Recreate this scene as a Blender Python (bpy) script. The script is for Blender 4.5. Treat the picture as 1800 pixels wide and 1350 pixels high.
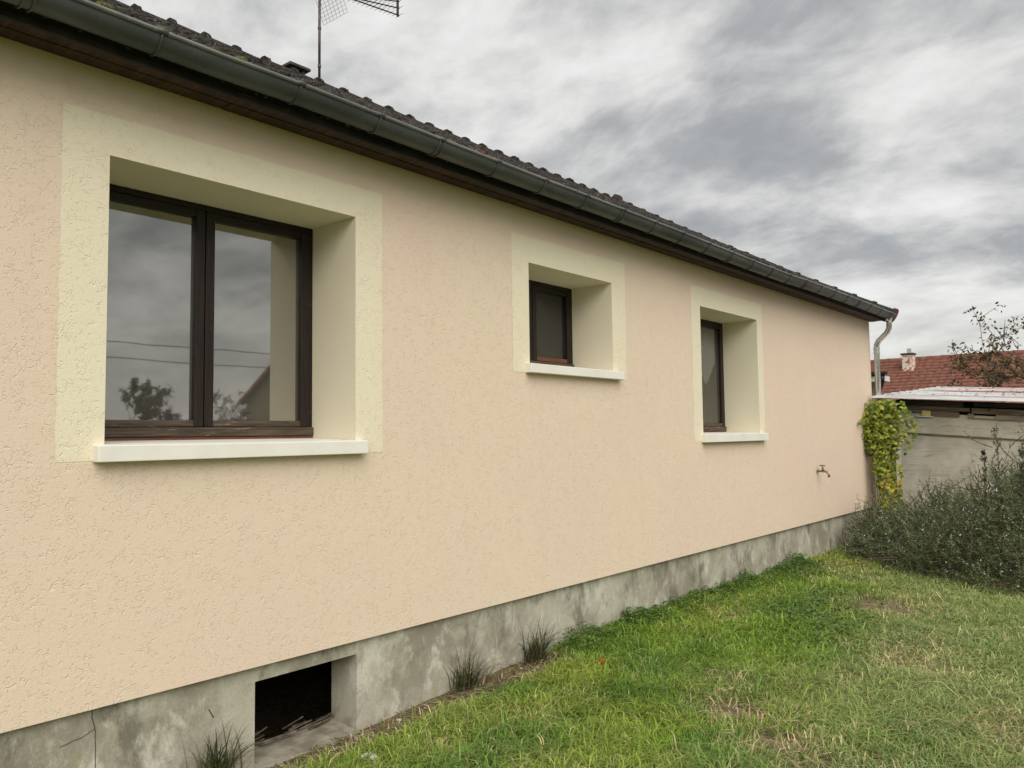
import bpy, math, random
import numpy as np
from mathutils import Matrix, Vector

for o in list(bpy.data.objects):
    bpy.data.objects.remove(o)
SC = bpy.context.scene
COL = SC.collection
R = math.radians

# ------------------------------------------------------------------ camera
YAW, PITCH, ROLL = 0.7005397, 0.0627638, -0.0123231
cam_d = bpy.data.cameras.new('camera')
cam = bpy.data.objects.new('camera', cam_d)
COL.objects.link(cam)
fw = Vector((-math.sin(YAW) * math.cos(PITCH), math.cos(YAW) * math.cos(PITCH), math.sin(PITCH)))
rt = fw.cross(Vector((0, 0, 1))).normalized()
up = rt.cross(fw)
r2 = rt * math.cos(ROLL) + up * math.sin(ROLL)
u2 = r2.cross(fw)
M = Matrix((r2, u2, -fw)).transposed().to_4x4()
M.translation = Vector((3.64, 0, 1.64))
cam.matrix_world = M
cam_d.sensor_width = 36
cam_d.lens = 1402.2 / 1800 * 36
cam_d.clip_start = 0.05
cam_d.clip_end = 2000
SC.camera = cam

# ------------------------------------------------------------------ node helper
class NT:
    def __init__(s, tree):
        s.t = tree
        s.t.nodes.clear()
    def n(s, typ, inp=None, **attr):
        nd = s.t.nodes.new(typ)
        for k, v in attr.items():
            setattr(nd, k, v)
        for k, v in (inp or {}).items():
            sock = nd.inputs[k]
            if hasattr(v, 'is_output') or hasattr(v, 'links'):
                s.t.links.new(v, sock)
            else:
                sock.default_value = v
        return nd
    def math(s, op, a, b=None, c=None, clamp=False):
        nd = s.n('ShaderNodeMath', {0: a}, operation=op, use_clamp=clamp)
        for i, v in ((1, b), (2, c)):
            if v is not None:
                if hasattr(v, 'links'):
                    s.t.links.new(v, nd.inputs[i])
                else:
                    nd.inputs[i].default_value = v
        return nd.outputs[0]
    def vmath(s, op, a, b=None):
        nd = s.n('ShaderNodeVectorMath', {0: a}, operation=op)
        if b is not None:
            if hasattr(b, 'links'):
                s.t.links.new(b, nd.inputs[1])
            else:
                nd.inputs[1].default_value = b
        return nd.outputs[0]
    def smooth(s, v, a, b):
        return s.n('ShaderNodeMapRange', {0: v, 1: a, 2: b, 3: 0.0, 4: 1.0}, interpolation_type='SMOOTHSTEP').outputs[0]
    def mix(s, f, a, b, blend='MIX'):
        nd = s.n('ShaderNodeMix', {}, data_type='RGBA', blend_type=blend)
        for i, v in ((0, f), (6, a), (7, b)):
            if hasattr(v, 'links'):
                s.t.links.new(v, nd.inputs[i])
            else:
                nd.inputs[i].default_value = v if i == 0 else (tuple(v) + (1,) if len(v) == 3 else v)
        return nd.outputs[2]
    def noise(s, vec, scale, detail=4, rough=0.55, dist=0.0):
        return s.n('ShaderNodeTexNoise', {'Vector': vec, 'Scale': scale, 'Detail': detail, 'Roughness': rough, 'Distortion': dist}).outputs['Fac']
    def mapping(s, vec, scale=(1, 1, 1), rot=(0, 0, 0), loc=(0, 0, 0)):
        return s.n('ShaderNodeMapping', {'Vector': vec, 'Scale': scale, 'Rotation': rot, 'Location': loc}).outputs[0]

# ------------------------------------------------------------------ world: overcast sky with cloud layers
SKX, SKY = 1.2, -7.4
SUN_EL, SUN_AZ = R(44), R(126)      # azimuth of the sun measured from +Y towards +X
w = bpy.data.worlds.new('World')
SC.world = w
w.use_nodes = True
t = NT(w.node_tree)
tc = t.n('ShaderNodeTexCoord').outputs['Generated']
d = t.vmath('NORMALIZE', tc)
sep = t.n('ShaderNodeSeparateXYZ', {0: d})
zc = t.math('ADD', t.math('MAXIMUM', sep.outputs[2], 0.0), 0.30)
px = t.math('DIVIDE', sep.outputs[0], zc)
py = t.math('DIVIDE', sep.outputs[1], zc)
pv = t.n('ShaderNodeCombineXYZ', {0: px, 1: py, 2: 0.0}).outputs[0]
pm = t.mapping(pv, scale=(1.15, 1.5, 1), rot=(0, 0, R(48)), loc=(SKX, SKY, 0))
warp = t.n('ShaderNodeTexNoise', {'Vector': pm, 'Scale': 1.5, 'Detail': 2, 'Roughness': 0.5}).outputs['Color']
pw = t.vmath('ADD', pm, t.n('ShaderNodeVectorMath', {0: t.vmath('SUBTRACT', warp, (0.5, 0.5, 0.5)), 'Scale': 0.45}, operation='SCALE').outputs[0])
n1 = t.noise(pw, 1.15, 2, 0.5)
n2 = t.noise(t.mapping(pw, loc=(7.3, 2.2, 1.4)), 2.9, 6, 0.58, 0.0)
n3 = t.noise(t.mapping(pm, loc=(1.3, 8.2, 4.4)), 9.0, 4, 0.6, 0.0)
nb = t.math('ADD', t.math('MULTIPLY', n1, 0.42), t.math('ADD', t.math('MULTIPLY', n2, 0.46), t.math('MULTIPLY', n3, 0.12)))
ramp = t.n('ShaderNodeValToRGB', {0: nb})
cr = ramp.color_ramp
cr.elements[0].position = 0.38
cr.elements[0].color = (0.37, 0.38, 0.39, 1)
cr.elements[1].position = 0.64
cr.elements[1].color = (0.93, 0.935, 0.93, 1)
for pos, c in ((0.435, (0.435, 0.445, 0.455)), (0.48, (0.555, 0.557, 0.557)), (0.525, (0.70, 0.695, 0.685)), (0.57, (0.82, 0.815, 0.80))):
    e = cr.elements.new(pos)
    e.color = c + (1,)
hz = t.smooth(sep.outputs[2], 0.19, 0.03)
cl = t.mix(t.math('MULTIPLY', hz, 0.58), ramp.outputs[0], (0.80, 0.785, 0.725))
sky = t.n('ShaderNodeTexSky', {}, sky_type='NISHITA', sun_disc=False, sun_elevation=SUN_EL, sun_rotation=SUN_AZ)
sk = t.n('ShaderNodeVectorMath', {0: sky.outputs[0], 'Scale': 0.12}, operation='SCALE').outputs[0]
gap = t.math('MULTIPLY', t.smooth(nb, 0.60, 0.72), 0.16)
skc = t.mix(t.math('ADD', gap, 0.04), cl, sk)
bg = t.n('ShaderNodeBackground', {'Color': skc, 'Strength': 0.46})
out = t.n('ShaderNodeOutputWorld', {'Surface': bg.outputs[0]})

# ------------------------------------------------------------------ sun (veiled) and exposure
sd = bpy.data.lights.new('sun', 'SUN')
sd.energy = 1.5
sd.angle = R(60)
sd.color = (1.0, 0.95, 0.87)
so = bpy.data.objects.new('sun', sd)
COL.objects.link(so)
sv = Vector((math.sin(SUN_AZ) * math.cos(SUN_EL), math.cos(SUN_AZ) * math.cos(SUN_EL), math.sin(SUN_EL)))
so.rotation_euler = (-sv).to_track_quat('-Z', 'Y').to_euler()
SC.view_settings.view_transform = 'Standard'
SC.view_settings.look = 'None'
SC.view_settings.gamma = 1
SC.view_settings.use_curve_mapping = False
SC.view_settings.exposure = 1.1
SC.cycles.use_denoising = True
SC.cycles.max_bounces = 8
SC.cycles.transparent_max_bounces = 12
SC.cycles.caustics_reflective = False
SC.cycles.caustics_refractive = False

# ------------------------------------------------------------------ materials
MATS = {}
def mat(name, fn):
    m = bpy.data.materials.new(name)
    m.use_nodes = True
    t = NT(m.node_tree)
    sh = fn(t)
    t.n('ShaderNodeOutputMaterial', {'Surface': sh})
    MATS[name] = m
    return m
def pr(t, col, rough=0.7, normal=None, metal=0.0, spec=0.4):
    p = t.n('ShaderNodeBsdfPrincipled', {'Roughness': rough, 'Metallic': metal, 'Specular IOR Level': spec})
    if hasattr(col, 'links'):
        t.t.links.new(col, p.inputs['Base Color'])
    else:
        p.inputs['Base Color'].default_value = tuple(col) + (1,)
    if normal is not None:
        t.t.links.new(normal, p.inputs['Normal'])
    return p.outputs[0]
def obc(t):
    return t.n('ShaderNodeTexCoord').outputs['Object']
def bump(t, h, strength, dist):
    return t.n('ShaderNodeBump', {'Height': h, 'Strength': strength, 'Distance': dist}).outputs[0]

def stucco(c1, c2):
    def fn(t):
        v = obc(t)
        wv = t.n('ShaderNodeTexNoise', {'Vector': v, 'Scale': 9.0, 'Detail': 2}).outputs['Color']
        v2 = t.vmath('ADD', v, t.n('ShaderNodeVectorMath', {0: wv, 'Scale': 0.05}, operation='SCALE').outputs[0])
        lines = None
        for k, (sc, thr) in enumerate(((21.0, 0.022), (32.0, 0.032), (48.0, 0.045))):
            n = t.noise(t.mapping(v2, loc=(k * 3.7, k * 1.9, k * 5.1)), sc, 1.2, 0.4)
            a = t.math('ABSOLUTE', t.math('SUBTRACT', n, 0.5))
            ln = t.smooth(a, thr, thr * 0.25)
            mk = t.smooth(t.noise(t.mapping(v, loc=(k * 2.1 + 9, k, 3)), sc * 0.55, 3, 0.65), 0.53, 0.62)
            ln = t.math('MULTIPLY', ln, mk)
            lines = ln if lines is None else t.math('MAXIMUM', lines, ln)
        fine = t.noise(v, 130, 3, 0.6)
        mid = t.noise(v, 44, 3, 0.6)
        h = t.math('ADD', t.math('MULTIPLY', lines, -1.0), t.math('ADD', t.math('MULTIPLY', fine, 0.75), t.math('MULTIPLY', mid, 0.7)))
        big = t.smooth(t.noise(v, 1.1, 4, 0.55), 0.36, 0.64)
        col = t.mix(big, c1, c2)
        sp = t.noise(v, 5.5, 3, 0.6)
        col = t.mix(t.math('MULTIPLY', t.smooth(sp, 0.42, 0.66), 0.16), col, (c1[0] * 1.02, c1[1] * 0.955, c1[2] * 0.91))
        stk = t.noise(t.mapping(v, scale=(1, 1, 0.10), loc=(0, 4, 2)), 7.0, 5, 0.65)
        col = t.mix(t.math('MULTIPLY', t.smooth(stk, 0.52, 0.74), 0.08), col, (c1[0] * 0.72, c1[1] * 0.74, c1[2] * 0.74))
        return pr(t, col, 0.88, bump(t, h, 0.56, 0.0034), spec=0.2)
    return fn
mat('stucco_pink', stucco((0.745, 0.598, 0.478), (0.745, 0.618, 0.478)))
mat('stucco_cream', stucco((0.785, 0.722, 0.550), (0.79, 0.718, 0.545)))

def smooth_render(t):
    v = obc(t)
    h = t.math('ADD', t.noise(v, 120, 4, 0.6), t.math('MULTIPLY', t.noise(v, 24, 3), 0.8))
    c = t.mix(t.smooth(t.noise(v, 2.2, 4), 0.35, 0.65), (0.80, 0.735, 0.565), (0.785, 0.715, 0.55))
    return pr(t, c, 0.9, bump(t, h, 0.35, 0.003), spec=0.2)
mat('reveal_render', smooth_render)

def concrete(t):
    v = obc(t)
    st = t.mapping(v, scale=(1, 1, 0.62))
    a = t.noise(v, 2.1, 8, 0.70, 0.2)
    b = t.noise(st, 6.5, 8, 0.72, 0.25)
    c = t.noise(v, 75, 4, 0.7)
    base = t.mix(t.smooth(a, 0.38, 0.62), (0.285, 0.262, 0.200), (0.475, 0.448, 0.362))
    base = t.mix(t.math('MULTIPLY', t.smooth(b, 0.50, 0.66), 0.75), base, (0.63, 0.605, 0.52))
    dk = t.noise(t.mapping(st, loc=(4, 9, 2)), 3.4, 8, 0.72, 0.3)
    base = t.mix(t.math('MULTIPLY', t.smooth(dk, 0.50, 0.66), 0.8), base, (0.145, 0.135, 0.102))
    ye = t.noise(t.mapping(st, loc=(1, 3, 8)), 3.2, 5, 0.6, 0.5)
    base = t.mix(t.math('MULTIPLY', t.smooth(ye, 0.62, 0.76), 0.5), base, (0.34, 0.30, 0.13))
    base = t.mix(t.math('MULTIPLY', t.smooth(c, 0.4, 0.75), 0.25), base, (0.13, 0.125, 0.11))
    h = t.math('ADD', t.math('MULTIPLY', c, 0.6), t.math('MULTIPLY', a, 1.5))
    return pr(t, base, 0.92, bump(t, h, 0.5, 0.006), spec=0.2)
mat('concrete', concrete)

def ledge(t):
    v = obc(t)
    c = t.mix(t.smooth(t.noise(v, 9, 6, 0.65), 0.35, 0.65), (0.19, 0.165, 0.125), (0.33, 0.30, 0.245))
    return pr(t, c, 0.95, bump(t, t.noise(v, 60, 5, 0.7), 0.5, 0.006), spec=0.15)
mat('dusty_concrete', ledge)
mat('crack_dark', lambda t: pr(t, (0.045, 0.042, 0.035), 0.95))

def wood_dark(lo, hi, wear, axis):
    def fn(t):
        v = obc(t)
        s = {'y': (1, 0.05, 1), 'z': (1, 1, 0.05), 'x': (0.05, 1, 1)}[axis]
        g = t.noise(t.mapping(v, scale=s), 90, 5, 0.7)
        c = t.mix(t.smooth(g, 0.35, 0.7), lo, hi)
        wr = t.noise(t.mapping(v, scale=tuple(max(q, 0.12) for q in s)), 42, 6, 0.72, 0.3)
        c = t.mix(t.math('MULTIPLY', t.smooth(wr, 0.60, 0.70), wear), c, (0.42, 0.37, 0.30))
        return pr(t, c, 0.5, bump(t, g, 0.4, 0.002), spec=0.35)
    return fn
mat('frame_wood_h', wood_dark((0.008, 0.006, 0.005), (0.018, 0.012, 0.009), 0.10, 'y'))
mat('frame_wood_v', wood_dark((0.009, 0.006, 0.005), (0.026, 0.014, 0.010), 0.12, 'z'))
mat('frame_wood_worn', wood_dark((0.045, 0.032, 0.022), (0.115, 0.082, 0.056), 0.85, 'y'))
mat('frame_wood_red', wood_dark((0.12, 0.040, 0.022), (0.19, 0.075, 0.040), 0.25, 'y'))

def sill_paint(t):
    v = obc(t)
    c = t.mix(t.smooth(t.noise(v, 6, 5, 0.6), 0.35, 0.7), (0.80, 0.785, 0.72), (0.745, 0.73, 0.665))
    sp = t.noise(t.mapping(v, scale=(1, 1, 0.4)), 30, 4, 0.6)
    c = t.mix(t.math('MULTIPLY', t.smooth(sp, 0.62, 0.78), 0.25), c, (0.50, 0.47, 0.40))
    return pr(t, c, 0.6, bump(t, t.noise(v, 90, 3), 0.15, 0.002), spec=0.35)
mat('sill_white', sill_paint)

def glass(t, ior=4.0):
    v = obc(t)
    wob = bump(t, t.noise(v, 1.6, 2), 0.02, 0.02)
    fr = t.n('ShaderNodeFresnel', {'IOR': ior}).outputs[0]
    gl = t.n('ShaderNodeBsdfGlossy', {'Color': (0.95, 0.94, 0.89, 1), 'Roughness': 0.02, 'Normal': wob}).outputs[0]
    tr = t.n('ShaderNodeBsdfTransparent', {'Color': (0.80, 0.83, 0.80, 1)}).outputs[0]
    m1 = t.n('ShaderNodeMixShader', {0: fr, 1: tr, 2: gl}).outputs[0]
    st = t.noise(t.mapping(v, scale=(1, 1, 0.16), loc=(0, 3, 1)), 38, 5, 0.7)
    bl = t.noise(t.mapping(v, loc=(2, 0, 0)), 7, 4, 0.6)
    dirt = t.math('MULTIPLY', t.smooth(st, 0.66, 0.78), t.smooth(bl, 0.52, 0.62))
    dirt = t.math('ADD', t.math('MULTIPLY', dirt, 0.45), 0.085)
    df = t.n('ShaderNodeBsdfDiffuse', {'Color': (0.60, 0.57, 0.49, 1)}).outputs[0]
    return t.n('ShaderNodeMixShader', {0: dirt, 1: m1, 2: df}).outputs[0]
mat('glass', glass)
mat('glass_clear', lambda t: glass(t, 1.75))
def glass_dusty(t):
    v = obc(t)
    fr = t.n('ShaderNodeFresnel', {'IOR': 1.7}).outputs[0]
    gl = t.n('ShaderNodeBsdfGlossy', {'Color': (0.9, 0.92, 0.9, 1), 'Roughness': 0.16}).outputs[0]
    tr = t.n('ShaderNodeBsdfTransparent', {'Color': (0.6, 0.62, 0.6, 1)}).outputs[0]
    m1 = t.n('ShaderNodeMixShader', {0: fr, 1: tr, 2: gl}).outputs[0]
    st = t.noise(t.mapping(v, scale=(1, 1, 0.2)), 24, 5, 0.7)
    dirt = t.math('ADD', t.math('MULTIPLY', t.smooth(st, 0.60, 0.78), 0.3), 0.07)
    df = t.n('ShaderNodeBsdfDiffuse', {'Color': (0.30, 0.31, 0.29, 1)}).outputs[0]
    return t.n('ShaderNodeMixShader', {0: dirt, 1: m1, 2: df}).outputs[0]
mat('glass_dusty', glass_dusty)

def zinc(c1, c2, rough, metal):
    def fn(t):
        v = obc(t)
        n = t.noise(t.mapping(v, scale=(1, 0.3, 1)), 7, 6, 0.65)
        st = t.noise(t.mapping(v, scale=(1, 1, 0.15)), 40, 4, 0.6)
        c = t.mix(t.smooth(n, 0.35, 0.68), c1, c2)
        c = t.mix(t.math('MULTIPLY', t.smooth(st, 0.55, 0.75), 0.3), c, tuple(q * 1.5 for q in c2))
        return pr(t, c, rough, bump(t, n, 0.1, 0.004), metal=metal)
    return fn
mat('zinc_dark', zinc((0.060, 0.066, 0.066), (0.096, 0.104, 0.103), 0.5, 0.35))
mat('zinc_bead', zinc((0.15, 0.155, 0.15), (0.23, 0.235, 0.228), 0.45, 0.5))
mat('zinc_new', zinc((0.50, 0.505, 0.50), (0.64, 0.645, 0.63), 0.26, 0.9))
mat('metal_dark', lambda t: pr(t, t.mix(t.smooth(t.noise(obc(t), 12, 4), 0.4, 0.65), (0.05, 0.045, 0.045), (0.11, 0.07, 0.06)), 0.5, metal=0.5))
mat('aluminium', lambda t: pr(t, (0.20, 0.20, 0.20), 0.45, metal=0.6))
mat('brass', lambda t: pr(t, t.mix(t.smooth(t.noise(obc(t), 60, 3), 0.4, 0.6), (0.16, 0.12, 0.06), (0.32, 0.25, 0.13)), 0.35, metal=0.8))

def soffit(t):
    v = obc(t)
    g = t.noise(t.mapping(v, scale=(0.16, 1, 1), rot=(0, 0, R(18))), 26, 5, 0.7)
    a = t.noise(v, 2.4, 4, 0.6)
    c = t.mix(t.smooth(g, 0.35, 0.68), (0.034, 0.016, 0.010), (0.082, 0.041, 0.024))
    c = t.mix(t.math('MULTIPLY', t.smooth(a, 0.45, 0.7), 0.55), c, (0.020, 0.014, 0.011))
    return pr(t, c, 0.75, bump(t, g, 0.4, 0.004))
mat('soffit_wood', soffit)
mat('fascia_shadow', lambda t: pr(t, t.mix(t.smooth(t.noise(obc(t), 8, 5), 0.4, 0.7), (0.012, 0.011, 0.012), (0.03, 0.026, 0.024)), 0.8))  # near-black colour paints in the shadow on the fascia behind the gutter

def tile_mat(t):
    v = obc(t)
    g = t.n('ShaderNodeNewGeometry').outputs['Position']
    rnd = t.n('ShaderNodeObjectInfo').outputs['Random']
    c = t.mix(t.smooth(t.noise(g, 10, 6, 0.7), 0.35, 0.65), (0.020, 0.018, 0.017), (0.056, 0.048, 0.042))
    c = t.mix(t.math('MULTIPLY', t.smooth(t.noise(g, 38, 3, 0.7), 0.585, 0.66), 0.85), c, (0.25, 0.24, 0.215))
    c = t.mix(t.math('MULTIPLY', t.smooth(t.noise(g, 4.2, 4, 0.6), 0.58, 0.68), 0.65), c, (0.085, 0.070, 0.022))
    rust = t.math('GREATER_THAN', rnd, 0.955)
    c = t.mix(t.math('MULTIPLY', rust, t.smooth(t.noise(g, 17, 5, 0.65), 0.48, 0.60)), c, (0.30, 0.085, 0.042))
    h = t.math('ADD', t.noise(g, 45, 6, 0.75), t.math('MULTIPLY', t.noise(g, 14, 4), 1.4))
    return pr(t, c, 0.95, bump(t, h, 1.0, 0.02), spec=0.2)
mat('roof_tile', tile_mat)
mat('tile_orange', lambda t: pr(t, t.mix(t.smooth(t.noise(obc(t), 16, 4), 0.4, 0.6), (0.060, 0.026, 0.020), (0.17, 0.045, 0.030)), 0.9))
mat('moss', lambda t: pr(t, t.mix(t.smooth(t.noise(obc(t), 90, 4), 0.35, 0.65), (0.06, 0.065, 0.018), (0.16, 0.15, 0.05)), 0.98, bump(t, t.noise(obc(t), 160, 4), 1.0, 0.006), spec=0.1))
mat('concrete_dark', lambda t: pr(t, t.mix(t.smooth(t.noise(obc(t), 9, 5), 0.35, 0.65), (0.045, 0.043, 0.042), (0.10, 0.095, 0.09)), 0.9))
mat('interior', lambda t: pr(t, t.mix(t.smooth(t.noise(obc(t), 2, 4), 0.35, 0.65), (0.09, 0.08, 0.065), (0.12, 0.11, 0.09)), 0.9))
mat('curtain', lambda t: t.n('ShaderNodeMixShader', {0: 0.92, 1: t.n('ShaderNodeBsdfTransparent').outputs[0], 2: t.n('ShaderNodeBsdfDiffuse', {'Color': (0.82, 0.84, 0.82, 1)}).outputs[0]}).outputs[0])

def ground_mat(t):
    v = obc(t)
    a = t.noise(v, 1.3, 5, 0.6)
    b = t.noise(v, 16, 6, 0.7)
    c = t.noise(v, 110, 4, 0.75)
    soil = t.mix(t.smooth(b, 0.35, 0.65), (0.15, 0.112, 0.073), (0.27, 0.212, 0.145))
    soil = t.mix(t.math('MULTIPLY', t.smooth(c, 0.55, 0.72), 0.55), soil, (0.34, 0.29, 0.21))
    turf = t.mix(t.smooth(b, 0.35, 0.65), (0.085, 0.115, 0.026), (0.15, 0.165, 0.055))
    at = t.n('ShaderNodeAttribute', attribute_name='col').outputs['Fac']
    col = t.mix(at, soil, turf)
    return pr(t, col, 0.97, bump(t, t.math('ADD', b, t.math('MULTIPLY', c, 0.6)), 0.8, 0.02), spec=0.1)
mat('ground', ground_mat)

def leafy(rough=0.55, transl=0.3, spec=0.3):
    def fn(t):
        at = t.n('ShaderNodeAttribute', attribute_name='col').outputs['Color']
        p = pr(t, at, rough, spec=spec)
        tr = t.n('ShaderNodeBsdfTranslucent', {'Color': at}).outputs[0]
        return t.n('ShaderNodeMixShader', {0: transl, 1: p, 2: tr}).outputs[0]
    return fn
mat('foliage', leafy())
mat('grass', leafy(0.6, 0.35, 0.25))
mat('twig', lambda t: pr(t, t.mix(t.smooth(t.noise(obc(t), 20, 4), 0.4, 0.65), (0.075, 0.055, 0.038), (0.17, 0.135, 0.095)), 0.9))
mat('bark', lambda t: pr(t, t.mix(t.smooth(t.noise(obc(t), 12, 5), 0.4, 0.65), (0.05, 0.040, 0.031), (0.12, 0.097, 0.075)), 0.95))
mat('petal', lambda t: pr(t, (0.72, 0.73, 0.78), 0.7))

def ply(t):
    v = obc(t)
    g = t.noise(t.mapping(v, scale=(0.09, 1, 1), rot=(0, R(4), 0)), 34, 6, 0.72, 0.6)
    a = t.noise(v, 2.2, 5, 0.6, 0.4)
    c = t.mix(t.smooth(a, 0.35, 0.65), (0.43, 0.395, 0.325), (0.56, 0.525, 0.445))
    c = t.mix(t.math('MULTIPLY', t.smooth(g, 0.53, 0.70), 0.75), c, (0.185, 0.155, 0.12))
    sp = t.noise(t.mapping(v, scale=(0.35, 1, 1), loc=(3, 0, 7)), 9, 4, 0.6, 0.3)
    c = t.mix(t.math('MULTIPLY', t.smooth(sp, 0.66, 0.74), 0.8), c, (0.10, 0.088, 0.072))
    return pr(t, c, 0.9, bump(t, g, 0.3, 0.004), spec=0.15)
mat('plywood', ply)
def oldwood(lo, hi):
    def fn(t):
        v = obc(t)
        g = t.noise(t.mapping(v, scale=(0.06, 1, 1)), 60, 6, 0.7, 0.3)
        kn = t.noise(t.mapping(v, scale=(0.4, 1, 1)), 14, 3, 0.5)
        c = t.mix(t.smooth(g, 0.35, 0.68), lo, hi)
        c = t.mix(t.math('MULTIPLY', t.smooth(kn, 0.66, 0.74), 0.8), c, (0.02, 0.017, 0.014))
        return pr(t, c, 0.9, bump(t, g, 0.5, 0.004), spec=0.15)
    return fn
mat('beam_dark', oldwood((0.028, 0.026, 0.026), (0.075, 0.068, 0.064)))
mat('board_grey', oldwood((0.11, 0.09, 0.068), (0.26, 0.22, 0.17)))
mat('board_pale', oldwood((0.20, 0.175, 0.135), (0.34, 0.30, 0.24)))
def shed_sheet(t):
    v = obc(t)
    n = t.noise(t.mapping(v, scale=(0.22, 1, 1)), 7, 6, 0.7, 0.3)
    h = t.n('ShaderNodeAttribute', attribute_name='col').outputs['Fac']
    c = t.mix(t.smooth(t.noise(v, 3, 5), 0.35, 0.65), (0.44, 0.46, 0.465), (0.60, 0.61, 0.60))
    fac = t.math('MULTIPLY', t.smooth(h, 0.2, 0.7), t.smooth(n, 0.36, 0.46))
    c = t.mix(fac, c, (0.32, 0.085, 0.055))
    pk = t.noise(t.mapping(v, loc=(3, 3, 3), scale=(0.4, 1, 1)), 13, 6, 0.75)
    c = t.mix(t.math('MULTIPLY', t.smooth(pk, 0.55, 0.68), 0.65), c, (0.58, 0.56, 0.53))
    return pr(t, c, 0.55, bump(t, n, 0.2, 0.004), metal=0.1)
mat('shed_sheet', shed_sheet)
mat('yellow_plastic', lambda t: pr(t, t.mix(t.smooth(t.noise(obc(t), 18, 3), 0.4, 0.6), (0.62, 0.50, 0.20), (0.70, 0.58, 0.26)), 0.6))
mat('white_paint', lambda t: pr(t, t.mix(t.smooth(t.noise(obc(t), 4, 5), 0.35, 0.65), (0.66, 0.65, 0.60), (0.76, 0.75, 0.71)), 0.7))

def red_tiles(t):
    v = obc(t)
    g = t.noise(v, 8, 5, 0.7)
    c = t.mix(t.smooth(g, 0.35, 0.65), (0.135, 0.050, 0.033), (0.225, 0.095, 0.064))
    c = t.mix(t.math('MULTIPLY', t.smooth(t.noise(v, 30, 3), 0.62, 0.74), 0.6), c, (0.36, 0.24, 0.19))
    c = t.mix(t.math('MULTIPLY', t.smooth(t.noise(v, 1.1, 4), 0.58, 0.72), 0.4), c, (0.09, 0.055, 0.04))
    return pr(t, c, 0.85)
mat('red_tiles', red_tiles)
def old_chimney(t):
    v = obc(t)
    n = t.noise(v, 9, 5, 0.65)
    c = t.mix(t.smooth(n, 0.42, 0.52), (0.36, 0.12, 0.07), (0.66, 0.61, 0.52))
    return pr(t, c, 0.9)
mat('peeling_chimney', old_chimney)
mat('house_wall_far', lambda t: pr(t, t.mix(t.smooth(t.noise(obc(t), 2, 4), 0.35, 0.65), (0.50, 0.46, 0.38), (0.58, 0.54, 0.45)), 0.9))
mat('stone_white', lambda t: pr(t, t.mix(t.smooth(t.noise(obc(t), 30, 4), 0.35, 0.65), (0.50, 0.48, 0.43), (0.68, 0.66, 0.61)), 0.9))
mat('pebble', lambda t: pr(t, t.mix(t.smooth(t.noise(obc(t), 14, 4), 0.35, 0.65), (0.22, 0.18, 0.13), (0.52, 0.47, 0.39)), 0.9))
mat('red_plastic', lambda t: pr(t, t.mix(t.smooth(t.noise(obc(t), 60, 3), 0.35, 0.65), (0.45, 0.05, 0.035), (0.55, 0.09, 0.06)), 0.5))

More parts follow.
